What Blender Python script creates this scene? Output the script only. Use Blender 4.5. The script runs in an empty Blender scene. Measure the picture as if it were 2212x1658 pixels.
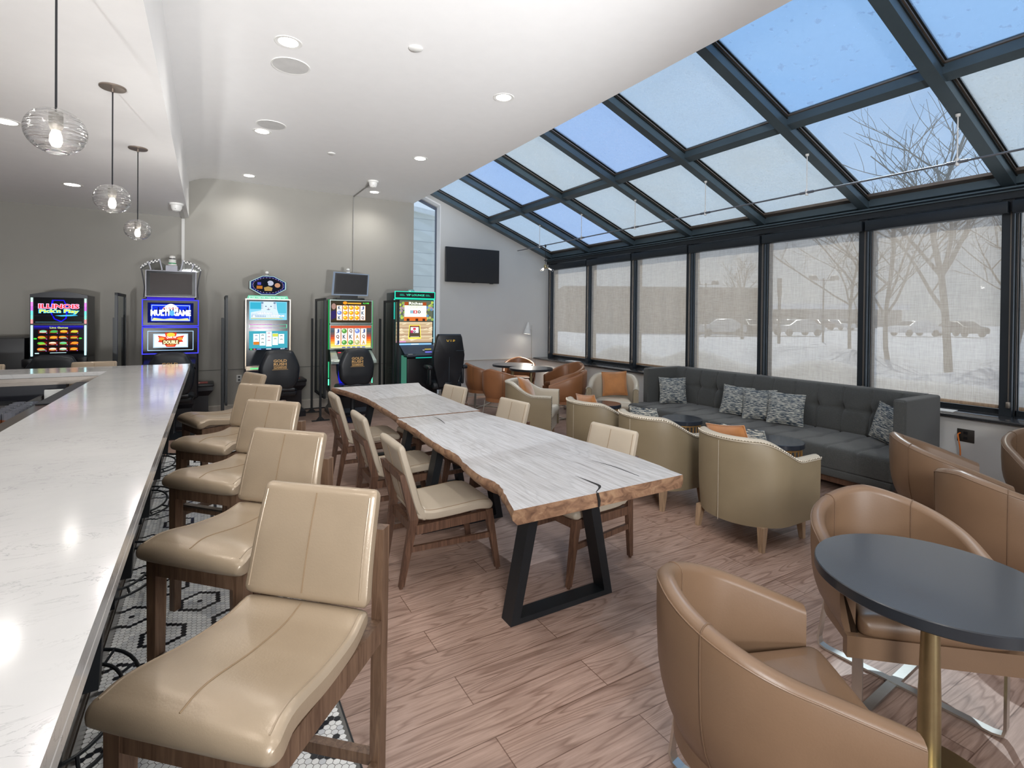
import bpy, bmesh, math, random
from mathutils import Vector, Matrix
PI = math.pi
R = math.radians
rnd = random.Random(7)
SC = bpy.context.scene
COL = SC.collection

# ------------------------------------------------------------------ camera
YAW, PIT, ROL, F_PX, CY = R(30.468), R(-0.4555), R(0.576), 1113.3, 691.44
fw = Vector((math.sin(YAW) * math.cos(PIT), math.cos(YAW) * math.cos(PIT), math.sin(PIT)))
rt = Vector((math.cos(YAW), -math.sin(YAW), 0))
up = rt.cross(fw)
rt2 = rt * math.cos(ROL) + up * math.sin(ROL)
up2 = -rt * math.sin(ROL) + up * math.cos(ROL)
cd = bpy.data.cameras.new('camera')
cam = bpy.data.objects.new('camera', cd)
COL.objects.link(cam)
m = Matrix((rt2, up2, -fw)).transposed().to_4x4()
m.translation = Vector((0, 0, 1.65))
cam.matrix_world = m
cd.sensor_fit = 'HORIZONTAL'
cd.sensor_width = 36
cd.lens = 36 * F_PX / 2212
cd.shift_y = -(829 - CY) / 2212
cd.clip_start = 0.05
cd.clip_end = 600
SC.camera = cam

# ------------------------------------------------------------------ view, world, sun
SC.view_settings.view_transform = 'Standard'
SC.view_settings.look = 'None'
SC.view_settings.gamma = 1
SC.view_settings.use_curve_mapping = False
SC.view_settings.exposure = 0.45
SC.cycles.use_denoising = True
SC.cycles.max_bounces = 8
SC.cycles.transparent_max_bounces = 16
SC.cycles.caustics_reflective = False
SC.cycles.caustics_refractive = False
SC.cycles.sample_clamp_indirect = 6

SKY_STRENGTH = .80
w = bpy.data.worlds.new('sky')
SC.world = w
w.use_nodes = True
nt = w.node_tree
nt.nodes.clear()
def wn(t, **k):
    n = nt.nodes.new(t)
    for a, b in k.items(): setattr(n, a, b)
    return n
tc = wn('ShaderNodeTexCoord')
sep = wn('ShaderNodeSeparateXYZ')
nt.links.new(tc.outputs['Generated'], sep.inputs[0])
ramp = wn('ShaderNodeValToRGB')
ramp.color_ramp.elements[0].position = 0.0
ramp.color_ramp.elements[0].color = (.70, .78, .88, 1)
ramp.color_ramp.elements[1].position = .75
ramp.color_ramp.elements[1].color = (.30, .50, .84, 1)
e = ramp.color_ramp.elements.new(.28); e.color = (.50, .66, .90, 1)
nt.links.new(sep.outputs['Z'], ramp.inputs[0])
noi = wn('ShaderNodeTexNoise')
noi.inputs['Scale'].default_value = 2.6
noi.inputs['Detail'].default_value = 7
noi.inputs['Roughness'].default_value = .58
mp = wn('ShaderNodeMapping')
mp.inputs['Scale'].default_value = (1, 1, 2.2)
nt.links.new(tc.outputs['Generated'], mp.inputs[0])
nt.links.new(mp.outputs[0], noi.inputs['Vector'])
cr = wn('ShaderNodeValToRGB')
cr.color_ramp.elements[0].position = .42
cr.color_ramp.elements[1].position = .72
nt.links.new(noi.outputs['Fac'], cr.inputs[0])
mx = wn('ShaderNodeMixRGB')
mx.inputs['Color2'].default_value = (.86, .90, .95, 1)
nt.links.new(cr.outputs[0], mx.inputs['Fac'])
nt.links.new(ramp.outputs[0], mx.inputs['Color1'])
bg = wn('ShaderNodeBackground')
bg.inputs['Strength'].default_value = SKY_STRENGTH
nt.links.new(mx.outputs[0], bg.inputs[0])
wo = wn('ShaderNodeOutputWorld')
nt.links.new(bg.outputs[0], wo.inputs[0])

SUN_DIR = Vector((.768, .47, 1.0)).normalized()
sl = bpy.data.lights.new('sun', 'SUN')
sl.energy = 3.0
sl.angle = R(.6)
sl.color = (1, .95, .87)
so = bpy.data.objects.new('sun', sl)
so.rotation_euler = SUN_DIR.to_track_quat('Z', 'Y').to_euler()
so.location = (20, 12, 30)
COL.objects.link(so)

def lamp(name, kind, loc, energy, color=(1, 1, 1), **k):
    l = bpy.data.lights.new(name, kind)
    l.energy = energy
    l.color = color
    for a, b in k.items(): setattr(l, a, b)
    l.specular_factor = .35
    o = bpy.data.objects.new(name, l)
    o.location = loc
    COL.objects.link(o)
    return o

# ------------------------------------------------------------------ materials
MATS = {}
def L(c):                      # sRGB 0-255 -> linear rgba
    o = []
    for v in c:
        v /= 255
        o.append(v / 12.92 if v <= .04045 else ((v + .055) / 1.055) ** 2.4)
    return (*o, 1)

class NT:
    def __init__(s, name):
        s.m = bpy.data.materials.new(name)
        s.m.use_nodes = True
        s.t = s.m.node_tree
        s.t.nodes.clear()
        s.out = s.n('ShaderNodeOutputMaterial')
    def n(s, typ, **k):
        x = s.t.nodes.new(typ)
        for a, b in k.items(): setattr(x, a, b)
        return x
    def l(s, a, b): s.t.links.new(a, b)
    def pos(s, scale=(1, 1, 1), obj=False, rot=(0, 0, 0)):
        if obj:
            p = s.n('ShaderNodeTexCoord').outputs['Object']
        else:
            p = s.n('ShaderNodeNewGeometry').outputs['Position']
        mp = s.n('ShaderNodeMapping')
        mp.inputs['Scale'].default_value = scale
        mp.inputs['Rotation'].default_value = rot
        s.l(p, mp.inputs[0])
        return mp.outputs[0]
    def noise(s, vec, scale, detail=4, rough=.5, dist=0):
        x = s.n('ShaderNodeTexNoise')
        x.inputs['Scale'].default_value = scale
        x.inputs['Detail'].default_value = detail
        x.inputs['Roughness'].default_value = rough
        x.inputs['Distortion'].default_value = dist
        s.l(vec, x.inputs['Vector'])
        return x.outputs['Fac']
    def ramp(s, fac, stops):
        x = s.n('ShaderNodeValToRGB')
        r = x.color_ramp
        while len(r.elements) > 1: r.elements.remove(r.elements[-1])
        r.elements[0].position = stops[0][0]; r.elements[0].color = stops[0][1]
        for p, c in stops[1:]:
            q = r.elements.new(p); q.color = c
        s.l(fac, x.inputs[0])
        return x.outputs[0]
    def mix(s, fac, a, b, mode='MIX'):
        x = s.n('ShaderNodeMixRGB', blend_type=mode)
        for v, i in ((fac, 'Fac'), (a, 'Color1'), (b, 'Color2')):
            if isinstance(v, (int, float)): x.inputs[i].default_value = v
            elif isinstance(v, tuple): x.inputs[i].default_value = v
            else: s.l(v, x.inputs[i])
        return x.outputs[0]
    def bump(s, h, strength, dist=.01):
        x = s.n('ShaderNodeBump')
        x.inputs['Strength'].default_value = strength
        x.inputs['Distance'].default_value = dist
        s.l(h, x.inputs['Height'])
        return x.outputs[0]
    def bsdf(s, color, rough=.5, metal=0, spec=.5, normal=None, coat=0, sheen=0, emis=None, es=0):
        x = s.n('ShaderNodeBsdfPrincipled')
        if isinstance(color, tuple): x.inputs['Base Color'].default_value = color
        else: s.l(color, x.inputs['Base Color'])
        if isinstance(rough, (int, float)): x.inputs['Roughness'].default_value = rough
        else: s.l(rough, x.inputs['Roughness'])
        x.inputs['Metallic'].default_value = metal
        x.inputs['Specular IOR Level'].default_value = spec
        x.inputs['Coat Weight'].default_value = coat
        x.inputs['Coat Roughness'].default_value = .1
        x.inputs['Sheen Weight'].default_value = sheen
        if emis: 
            x.inputs['Emission Color'].default_value = emis
            x.inputs['Emission Strength'].default_value = es
        if normal is not None: s.l(normal, x.inputs['Normal'])
        s.l(x.outputs[0], s.out.inputs[0])
        return x

def plain(name, srgb, rough=.5, metal=0, spec=.5, var=.06, vs=8, bump=0, bs=60, coat=0, sheen=0):
    if name in MATS: return MATS[name]
    t = NT(name)
    c = L(srgb)
    v = t.pos(obj=True)
    a = tuple(x * (1 - var) for x in c[:3]) + (1,)
    b = tuple(min(1, x * (1 + var)) for x in c[:3]) + (1,)
    colr = t.ramp(t.noise(v, vs, 4, .55), [(.3, a), (.7, b)])
    nrm = t.bump(t.noise(v, bs, 3, .6), bump, .004) if bump else None
    t.bsdf(colr, rough, metal, spec, nrm, coat, sheen)
    MATS[name] = t.m
    return t.m

def glow(name, srgb, strength=1.0):
    if name in MATS: return MATS[name]
    t = NT(name)
    x = t.n('ShaderNodeEmission')
    x.inputs[0].default_value = L(srgb)
    x.inputs[1].default_value = strength
    t.l(x.outputs[0], t.out.inputs[0])
    MATS[name] = t.m
    return t.m

def E(srgb, s=1.0):
    s *= .95
    return glow('glow_%02x%02x%02x_%d' % (*srgb, round(s * 100)), srgb, s)

def wood(name, dark, light, axis='Z', rough=.4, scale=1):
    if name in MATS: return MATS[name]
    t = NT(name)
    sc = {'X': (1.2, 16, 16), 'Y': (16, 1.2, 16), 'Z': (16, 16, 1.2)}[axis]
    v = t.pos(tuple(q * scale for q in sc), obj=True)
    f = t.noise(v, 3, 6, .6, 1.2)
    colr = t.ramp(f, [(.3, L(dark)), (.7, L(light))])
    t.bsdf(colr, rough, normal=t.bump(f, .08, .003))
    MATS[name] = t.m
    return t.m

# plank floor: boards run along X, 0.19 m wide
t = NT('oak_plank_floor')
v = t.pos()
def brick(c1, c2, mortar, msize):
    b = t.n('ShaderNodeTexBrick')
    b.offset = .37; b.offset_frequency = 2; b.squash = 1
    b.inputs['Scale'].default_value = 1
    b.inputs['Brick Width'].default_value = 1.55
    b.inputs['Row Height'].default_value = .195
    b.inputs['Mortar Size'].default_value = msize
    b.inputs['Mortar Smooth'].default_value = .1
    b.inputs['Bias'].default_value = 0
    b.inputs['Color1'].default_value = c1
    b.inputs['Color2'].default_value = c2
    b.inputs['Mortar'].default_value = mortar
    t.l(v, b.inputs['Vector'])
    return b.outputs['Color']
rv = brick((0, 0, 0, 1), (1, 1, 1, 1), (.5, .5, .5, 1), 0.0)
cmb = t.n('ShaderNodeCombineXYZ')
t.l(rv, cmb.inputs['Z'])
sc_ = t.n('ShaderNodeVectorMath', operation='SCALE'); sc_.inputs['Scale'].default_value = 23.0
t.l(cmb.outputs[0], sc_.inputs[0])
mp = t.n('ShaderNodeMapping'); mp.inputs['Scale'].default_value = (.75, 8, 1)
t.l(v, mp.inputs[0])
ad = t.n('ShaderNodeVectorMath', operation='ADD')
t.l(mp.outputs[0], ad.inputs[0]); t.l(sc_.outputs[0], ad.inputs[1])
big = t.noise(ad.outputs[0], 1.1, 1.5, .5, .15)
wv = t.n('ShaderNodeMath', operation='MULTIPLY'); wv.inputs[1].default_value = 15
t.l(big, wv.inputs[0])
fr = t.n('ShaderNodeMath', operation='FRACT'); t.l(wv.outputs[0], fr.inputs[0])
ring = t.ramp(fr.outputs[0], [(0, (.1, .1, .1, 1)), (.22, (.8, .8, .8, 1)), (.8, (1, 1, 1, 1)), (1, (.1, .1, .1, 1))])
mp2 = t.n('ShaderNodeMapping'); mp2.inputs['Scale'].default_value = (3, 60, 1)
t.l(v, mp2.inputs[0])
fine = t.noise(mp2.outputs[0], 1.6, 4, .7)
base = t.mix(rv, L((158, 133, 122)), L((182, 156, 144)))
base = t.mix(t.noise(v, 1.3, 3), base, L((168, 140, 124)))
spot = t.ramp(t.noise(ad.outputs[0], 1.3, 3, .6), [(.28, (.68, .64, .62, 1)), (.42, (1, 1, 1, 1))])
base = t.mix(1.0, base, spot, 'MULTIPLY')
grain = t.ramp(fine, [(.35, (.80, .78, .76, 1)), (.65, (1.08, 1.08, 1.08, 1))])
base = t.mix(1.0, base, grain, 'MULTIPLY')
rg = t.ramp(ring, [(0, (.55, .49, .46, 1)), (1, (1, 1, 1, 1))])
base = t.mix(.9, base, t.mix(1.0, base, rg, 'MULTIPLY'))
seam = brick((1, 1, 1, 1), (1, 1, 1, 1), (.45, .38, .34, 1), .0022)
base = t.mix(1.0, base, seam, 'MULTIPLY')
t.bsdf(base, .42, spec=.45, normal=t.bump(fine, .06, .003))
M_FLOOR = t.m

M_CEIL = plain('white_ceiling_paint', (243, 242, 241), .9, var=.01)
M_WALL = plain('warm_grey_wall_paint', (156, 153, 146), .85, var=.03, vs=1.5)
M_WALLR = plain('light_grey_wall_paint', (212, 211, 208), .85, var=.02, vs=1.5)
M_BASE = plain('white_trim_paint', (196, 190, 180), .5)
M_WHITE = plain('white_plastic', (235, 234, 230), .4)
M_GREYGRILLE = plain('grey_speaker_grille', (205, 204, 202), .8)
M_ALU = plain('dark_anodised_frame', (82, 97, 105), .38, metal=.35, var=.1, vs=3)
M_ALUW = plain('black_window_frame', (36, 42, 48), .42, metal=.2, var=.1, vs=3)
M_GASKET = plain('black_rubber_gasket', (20, 24, 22), .7)
M_BLACK = plain('black_powder_coat', (26, 30, 34), .42, metal=.1)
M_BLACKP = plain('black_plastic', (22, 23, 27), .35)
M_VINYL = plain('black_vinyl', (24, 28, 34), .38, spec=.5)
M_CHROME = plain('brushed_nickel', (205, 205, 200), .28, metal=1, var=.03, vs=30)
M_STEEL = plain('stainless_steel', (150, 142, 134), .42, metal=1, var=.04, vs=20)
M_BRASS = plain('aged_brass', (172, 158, 122), .36, metal=1, var=.08, vs=12)
M_BRASSB = plain('brass_rod', (214, 172, 110), .35, metal=.8)
M_BRONZE = plain('bronze_canopy', (136, 124, 114), .35, metal=.7)
M_WALNUT = wood('walnut_frame', (66, 44, 34), (114, 84, 66), 'Z', .42)
M_WALNUTG = wood('grey_brown_stool_wood', (76, 54, 40), (122, 96, 76), 'Z', .42)
M_OAKLEG = wood('pale_oak_leg', (136, 112, 92), (176, 148, 118), 'Z', .45)
M_STOOL = plain('taupe_metallic_leather', (160, 142, 120), .30, spec=.6, var=.05, vs=5, bump=.10, bs=160, metal=.12)
M_STITCH = plain('stitching_thread', (140, 118, 92), .8)
M_DINING = plain('beige_leather', (178, 165, 147), .5, var=.03, bump=.08, bs=150)
M_TAN = plain('tan_leather', (117, 92, 71), .40, var=.06, vs=4, bump=.08, bs=140)
M_COGNAC = plain('cognac_leather', (146, 98, 64), .38, var=.06, vs=4, bump=.08, bs=140)
M_CLUB = plain('olive_beige_leather', (136, 122, 98), .45, var=.05, vs=5, bump=.08, bs=140)
M_CLUBIN = plain('cream_leather', (188, 177, 159), .45, var=.04, vs=5, bump=.06, bs=140)
M_NAIL = plain('nickel_nailhead', (225, 215, 200), .3, metal=.9)
M_VELVET = plain('orange_velvet', (172, 112, 58), .7, var=.12, vs=9, sheen=.6)
M_SNOW = plain('fresh_snow', (238, 240, 245), .8, var=.03, vs=1, bump=.3, bs=4)
M_RUBBER = plain('black_tyre_rubber', (30, 30, 32), .8)
M_CARGLASS = plain('dark_car_glass', (40, 45, 52), .1)

t = NT('charcoal_boucle')
v = t.pos(obj=True)
f = t.noise(v, 260, 3, .7)
t.bsdf(t.ramp(f, [(.3, L((52, 53, 53))), (.7, L((88, 88, 85)))]), .9, spec=.2, normal=t.bump(f, .5, .006), sheen=.2)
M_SOFA = t.m

t = NT('blue_grey_striped_weave')
v = t.pos((16, 16, 150), obj=True)
f = t.noise(v, 1.3, 3, .6, .25)
t.bsdf(t.ramp(f, [(.40, L((52, 62, 74))), (.48, L((96, 104, 110))), (.53, L((150, 152, 148))), (.60, L((196, 192, 180)))]), .9, spec=.2, normal=t.bump(f, .5, .004))
M_TWEED = t.m

t = NT('white_quartz')
v = t.pos((1, 1, 1))
v2 = t.pos((2.4, 6.5, 4), rot=(0, 0, R(20)))
d = t.noise(v2, 1.7, 8, .62, 1.6)
vein = t.ramp(d, [(.485, (1, 1, 1, 1)), (.497, (.62, .62, .63, 1)), (.507, (1, 1, 1, 1))])
msk = t.ramp(t.noise(v, 3.2, 3, .5), [(.42, (0, 0, 0, 1)), (.60, (1, 1, 1, 1))])
base = t.ramp(t.noise(v, 2.0, 4, .6), [(.3, L((198, 197, 196))), (.7, L((212, 210, 208)))])
colr = t.mix(msk, base, t.mix(1.0, base, vein, 'MULTIPLY'))
t.bsdf(colr, .12, spec=.5, coat=.2)
M_QUARTZ = t.m

t = NT('grey_washed_slab_wood')
v = t.pos((24, .8, 4))
wob = t.noise(t.pos((1, .55, 1)), 1.7, 2, .5)
f = t.noise(v, 2.4, 8, .7, 1.5)
ri = t.n('ShaderNodeMath', operation='MULTIPLY'); ri.inputs[1].default_value = 26
cx = t.noise(t.pos((2.3, .35, 1)), 1.4, 2, .5, .6)
t.l(cx, ri.inputs[0])
frr = t.n('ShaderNodeMath', operation='FRACT'); t.l(ri.outputs[0], frr.inputs[0])
rg = t.ramp(frr.outputs[0], [(0, (.84, .84, .84, 1)), (.25, (1, 1, 1, 1)), (.85, (1, 1, 1, 1)), (1, (.84, .84, .84, 1))])
base = t.ramp(f, [(.28, L((120, 114, 110))), (.42, L((172, 168, 166))), (.62, L((196, 194, 194)))])
base = t.mix(.8, base, rg, 'MULTIPLY')
t.bsdf(base, .38, spec=.45, normal=t.bump(f, .15, .003))
M_SLAB = t.m

t = NT('live_edge_bark_wood')
v = t.pos((5, 5, 9))
f = t.noise(v, 2.2, 6, .6, 1.4)
t.bsdf(t.ramp(f, [(.3, L((92, 66, 50))), (.5, L((140, 106, 82))), (.7, L((168, 136, 106)))]), .5, normal=t.bump(f, .25, .004))
M_EDGE = t.m

t = NT('dark_stone_tabletop')
v = t.pos(obj=True)
f = t.noise(v, 420, 2, .6)
t.bsdf(t.ramp(f, [(.3, L((58, 59, 62))), (.7, L((68, 69, 72)))]), .27, spec=.9, coat=.35)
M_STONE = t.m
M_SILL = plain('black_granite_sill', (48, 48, 50), .16, var=.15, vs=40)

t = NT('lap_siding')
v = t.pos()
b = t.n('ShaderNodeTexBrick'); b.offset = 0
b.inputs['Scale'].default_value = 1
b.inputs['Brick Width'].default_value = 40
b.inputs['Row Height'].default_value = .30
b.inputs['Mortar Size'].default_value = .008
b.inputs['Color1'].default_value = L((214, 218, 214)); b.inputs['Color2'].default_value = L((206, 210, 206))
b.inputs['Mortar'].default_value = L((176, 180, 180))
v = t.pos(rot=(R(90), 0, 0))
t.l(v, b.inputs['Vector'])
t.bsdf(b.outputs['Color'], .8)
M_SIDING = t.m

def brickmat(name, a, b_, mort, wdt=.4, h=.15):
    t = NT(name)
    b = t.n('ShaderNodeTexBrick')
    b.inputs['Scale'].default_value = 1
    b.inputs['Brick Width'].default_value = wdt; b.inputs['Row Height'].default_value = h
    b.inputs['Mortar Size'].default_value = .01
    b.inputs['Color1'].default_value = L(a); b.inputs['Color2'].default_value = L(b_); b.inputs['Mortar'].default_value = L(mort)
    t.l(t.pos(obj=True, rot=(R(90), 0, 0)), b.inputs['Vector'])
    t.bsdf(b.outputs['Color'], .9)
    return t.m
M_BRICK = brickmat('brown_brick', (110, 84, 68), (96, 74, 60), (120, 108, 98))
M_BARK = wood('winter_bark', (62, 54, 46), (96, 84, 72), 'Z', .9)

# glazing
def glazing(name, tint, gloss=.06, dirt=0.0, dirtcol=(214, 214, 208), dscale=40):
    t = NT(name)
    tr = t.n('ShaderNodeBsdfTransparent'); tr.inputs[0].default_value = (*tint, 1)
    gl = t.n('ShaderNodeBsdfGlossy'); gl.inputs['Roughness'].default_value = .03
    mix = t.n('ShaderNodeMixShader'); mix.inputs[0].default_value = gloss
    t.l(tr.outputs[0], mix.inputs[1]); t.l(gl.outputs[0], mix.inputs[2])
    res = mix.outputs[0]
    if dirt:
        df = t.n('ShaderNodeBsdfTranslucent'); df.inputs[0].default_value = L(dirtcol)
        d2 = t.n('ShaderNodeBsdfDiffuse'); d2.inputs[0].default_value = L(dirtcol)
        am = t.n('ShaderNodeMixShader'); am.inputs[0].default_value = .35
        t.l(df.outputs[0], am.inputs[1]); t.l(d2.outputs[0], am.inputs[2])
        v = t.pos()
        big = t.noise(v, 1.6, 5, .6)
        spk = t.noise(v, dscale, 3, .6)
        f = t.ramp(big, [(.3, (dirt * .75,) * 3 + (1,)), (.7, (dirt,) * 3 + (1,))])
        s2 = t.ramp(spk, [(.60, (0, 0, 0, 1)), (.68, (dirt * .7,) * 3 + (1,))])
        fac = t.mix(1.0, f, s2, 'ADD')
        mm = t.n('ShaderNodeMixShader')
        t.l(fac, mm.inputs[0]); t.l(res, mm.inputs[1]); t.l(am.outputs[0], mm.inputs[2])
        res = mm.outputs[0]
    t.l(res, t.out.inputs[0])
    return t.m
G_DIRTY = glazing('frosty_roof_glass', (.66, .76, .84), .05, .88, dirtcol=(216, 222, 224))
G_WET = glazing('wet_roof_glass', (.68, .80, .90), .05, .78, dirtcol=(208, 218, 226), dscale=60)
G_THIN = glazing('thinly_wet_roof_glass', (.80, .88, .95), .05, .12, dscale=60)
G_CLEAR = glazing('clear_roof_glass', (.80, .87, .96), .05, .45, dirtcol=(180, 200, 226))
G_SCRATCH = glazing('scratched_roof_glass', (.56, .74, .90), .05, .72, dirtcol=(190, 212, 234), dscale=12)
G_WIN = glazing('window_glass', (.94, .97, .98), .05)
G_ACRYL = glazing('tinted_acrylic', (.80, .82, .82), .08)
G_GLOBE_T = NT('clear_blown_glass')
t = G_GLOBE_T
tr = t.n('ShaderNodeBsdfTransparent'); tr.inputs[0].default_value = (.97, .97, .97, 1)
gl = t.n('ShaderNodeBsdfGlossy'); gl.inputs['Roughness'].default_value = .04
lw = t.n('ShaderNodeLayerWeight'); lw.inputs['Blend'].default_value = .35
v = t.pos((3, 3, 26), obj=True)
nn = t.noise(v, 2.0, 3, .5, 1.0)
bmp = t.bump(nn, .8, .03)
t.l(bmp, gl.inputs['Normal']); t.l(bmp, lw.inputs['Normal'])
mixs = t.n('ShaderNodeMixShader')
t.l(lw.outputs['Facing'], mixs.inputs[0]); t.l(tr.outputs[0], mixs.inputs[1]); t.l(gl.outputs[0], mixs.inputs[2])
t.l(mixs.outputs[0], t.out.inputs[0])
G_GLOBE = t.m

t = NT('mesh_blind_fabric')
tr = t.n('ShaderNodeBsdfTransparent'); tr.inputs[0].default_value = (1, 1, 1, 1)
tl = t.n('ShaderNodeBsdfTranslucent')
df = t.n('ShaderNodeBsdfDiffuse')
weave = t.noise(t.pos((1, 160, 6)), 1, 3, .7)
weave2 = t.noise(t.pos((1, 8, 200)), 1, 2, .7)
c = t.mix(.5, t.ramp(weave, [(.3, L((164, 151, 137))), (.7, L((212, 201, 188)))]), t.ramp(weave2, [(.3, L((168, 155, 141))), (.7, L((208, 197, 184)))]))
t.l(c, tl.inputs[0]); t.l(c, df.inputs[0])
a = t.n('ShaderNodeMixShader'); a.inputs[0].default_value = .45
t.l(tl.outputs[0], a.inputs[1]); t.l(df.outputs[0], a.inputs[2])
b = t.n('ShaderNodeMixShader'); b.inputs[0].default_value = .80
t.l(tr.outputs[0], b.inputs[1]); t.l(a.outputs[0], b.inputs[2])
t.l(b.outputs[0], t.out.inputs[0])
M_BLIND = t.m

# ------------------------------------------------------------------ mesh helpers
class MB:
    def __init__(s): s.v = []; s.f = []; s.mi = []; s.mats = []
    def mat(s, m):
        if m not in s.mats: s.mats.append(m)
        return s.mats.index(m)
    def add(s, vs, fs, m=None, mtx=None):
        k = s.mat(m) if m else 0
        o = len(s.v)
        for p in vs:
            p = Vector(p)
            if mtx: p = mtx @ p
            s.v.append(p)
        for f in fs:
            s.f.append([i + o for i in f]); s.mi.append(k)
        return s
    def box(s, x0, x1, y0, y1, z0, z1, m=None, mtx=None):
        return s.add([(x0, y0, z0), (x1, y0, z0), (x1, y1, z0), (x0, y1, z0), (x0, y0, z1), (x1, y0, z1), (x1, y1, z1), (x0, y1, z1)],
                     [(3, 2, 1, 0), (4, 5, 6, 7), (0, 1, 5, 4), (1, 2, 6, 5), (2, 3, 7, 6), (3, 0, 4, 7)], m, mtx)
    def rbox(s, x0, x1, y0, y1, z0, z1, r=.01, seg=3, m=None, mtx=None):
        b = bmesh.new()
        bmesh.ops.create_cube(b, size=1)
        for q in b.verts:
            q.co = Vector(((x0 + x1) / 2 + q.co.x * (x1 - x0), (y0 + y1) / 2 + q.co.y * (y1 - y0), (z0 + z1) / 2 + q.co.z * (z1 - z0)))
        r = min(r, (x1 - x0) * .49, (y1 - y0) * .49, (z1 - z0) * .49)
        bmesh.ops.bevel(b, geom=list(b.edges), offset=r, segments=seg, profile=.5, affect='EDGES')
        b.verts.index_update()
        s.add([q.co.copy() for q in b.verts], [[q.index for q in f.verts] for f in b.faces], m, mtx)
        b.free()
        return s
    def bar(s, a, b, w=.04, h=.04, m=None, w2=None, h2=None, upv=(0, 0, 1)):
        """straight tapered bar of rectangular section from a to b"""
        a, b = Vector(a), Vector(b)
        d = (b - a).normalized()
        u = Vector(upv)
        if abs(d.dot(u)) > .95: u = Vector((0, 1, 0))
        x = d.cross(u).normalized(); y = x.cross(d).normalized()
        w2 = w if w2 is None else w2; h2 = h if h2 is None else h2
        vs = []
        for p, ww, hh in ((a, w, h), (b, w2, h2)):
            for sx, sy in ((-1, -1), (1, -1), (1, 1), (-1, 1)):
                vs.append(p + x * sx * ww / 2 + y * sy * hh / 2)
        return s.add(vs, [(0, 1, 2, 3), (7, 6, 5, 4), (4, 5, 1, 0), (5, 6, 2, 1), (6, 7, 3, 2), (7, 4, 0, 3)], m)
    def leg(s, a, b, w1, d1, w2, d2, m=None):
        """post whose ends stay horizontal: a bottom centre, b top centre"""
        vs = []
        for p, ww, dd in ((a, w1, d1), (b, w2, d2)):
            for sx, sy in ((-1, -1), (1, -1), (1, 1), (-1, 1)):
                vs.append((p[0] + sx * ww / 2, p[1] + sy * dd / 2, p[2]))
        return s.add(vs, [(3, 2, 1, 0), (4, 5, 6, 7), (0, 1, 5, 4), (1, 2, 6, 5), (2, 3, 7, 6), (3, 0, 4, 7)], m)
    def tube(s, pts, r, n=8, m=None, closed=False, r_end=None):
        pts = [Vector(p) for p in pts]
        N = len(pts)
        rings = []
        prev = None
        for i, p in enumerate(pts):
            if closed: d = pts[(i + 1) % N] - pts[i - 1]
            else: d = pts[min(i + 1, N - 1)] - pts[max(i - 1, 0)]
            d.normalize()
            u = prev if prev else (Vector((0, 0, 1)) if abs(d.z) < .9 else Vector((1, 0, 0)))
            x = d.cross(u).normalized(); y = x.cross(d).normalized(); prev = y
            rr = r if r_end is None else r + (r_end - r) * i / (N - 1)
            rings.append([p + (x * math.cos(2 * PI * k / n) + y * math.sin(2 * PI * k / n)) * rr for k in range(n)])
        return s.loft(rings, m, closed)
    def loft(s, rings, m=None, closed=False, cap=True, open_loop=False):
        n = len(rings[0]); vs = [p for r in rings for p in r]; fs = []
        K = len(rings)
        for i in range(K if closed else K - 1):
            j = (i + 1) % K
            for k in range(n - 1 if open_loop else n):
                l = (k + 1) % n
                fs.append((i * n + k, i * n + l, j * n + l, j * n + k))
        if cap and not closed and not open_loop:
            fs.append(tuple(range(n - 1, -1, -1))); fs.append(tuple((K - 1) * n + k for k in range(n)))
        return s.add(vs, fs, m)
    def lathe(s, prof, n=32, m=None, c=(0, 0, 0), sx=1, sy=1, mtx=None, cap=True):
        vs = []; fs = []
        for r, z in prof:
            for k in range(n):
                a = 2 * PI * k / n
                vs.append((c[0] + r * sx * math.cos(a), c[1] + r * sy * math.sin(a), c[2] + z))
        for i in range(len(prof) - 1):
            for k in range(n):
                l = (k + 1) % n
                fs.append((i * n + k, i * n + l, (i + 1) * n + l, (i + 1) * n + k))
        if cap:
            if prof[0][0] > 1e-6: fs.append(tuple(range(n - 1, -1, -1)))
            if prof[-1][0] > 1e-6: fs.append(tuple((len(prof) - 1) * n + k for k in range(n)))
        return s.add(vs, fs, m, mtx)
    def prism(s, poly, z0, z1, m=None, mside=None, mtx=None, inset=0):
        """vertical prism over a counter-clockwise polygon"""
        n = len(poly)
        vs = [(x, y, z0) for x, y in poly] + [(x, y, z1) for x, y in poly]
        s.add(vs, [tuple(range(n, 2 * n))], m, mtx)
        s.add(vs, [tuple(range(n - 1, -1, -1))] + [(k, (k + 1) % n, n + (k + 1) % n, n + k) for k in range(n)], mside or m, mtx)
        return s
    def wallpoly(s, poly, y0, y1, m=None):
        """prism over a polygon in the XZ plane, from y0 (front) to y1"""
        n = len(poly)
        vs = [(x, y0, z) for x, z in poly] + [(x, y1, z) for x, z in poly]
        return s.add(vs, [tuple(range(n)), tuple(range(2 * n - 1, n - 1, -1))] + [(k + n, (k + 1) % n + n, (k + 1) % n, k) for k in range(n)], m)
    def build(s, name, m=None, parent=None, smooth=35, loc=None):
        me = bpy.data.meshes.new(name)
        me.from_pydata([tuple(p) for p in s.v], [], s.f)
        mats = [m if x is None else x for x in s.mats] if s.mats else [m]
        if not s.mats: mats = [m]
        for q in mats: me.materials.append(q)
        for p, k in zip(me.polygons, s.mi): p.material_index = min(k, len(mats) - 1)
        b = bmesh.new(); b.from_mesh(me)
        if len(b.faces) < 60000: bmesh.ops.recalc_face_normals(b, faces=b.faces)
        b.to_mesh(me); b.free()
        if smooth:
            for p in me.polygons: p.use_smooth = True
            me.set_sharp_from_angle(angle=R(smooth))
        me.update()
        o = bpy.data.objects.new(name, me)
        COL.objects.link(o)
        if parent: o.parent = parent
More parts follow.
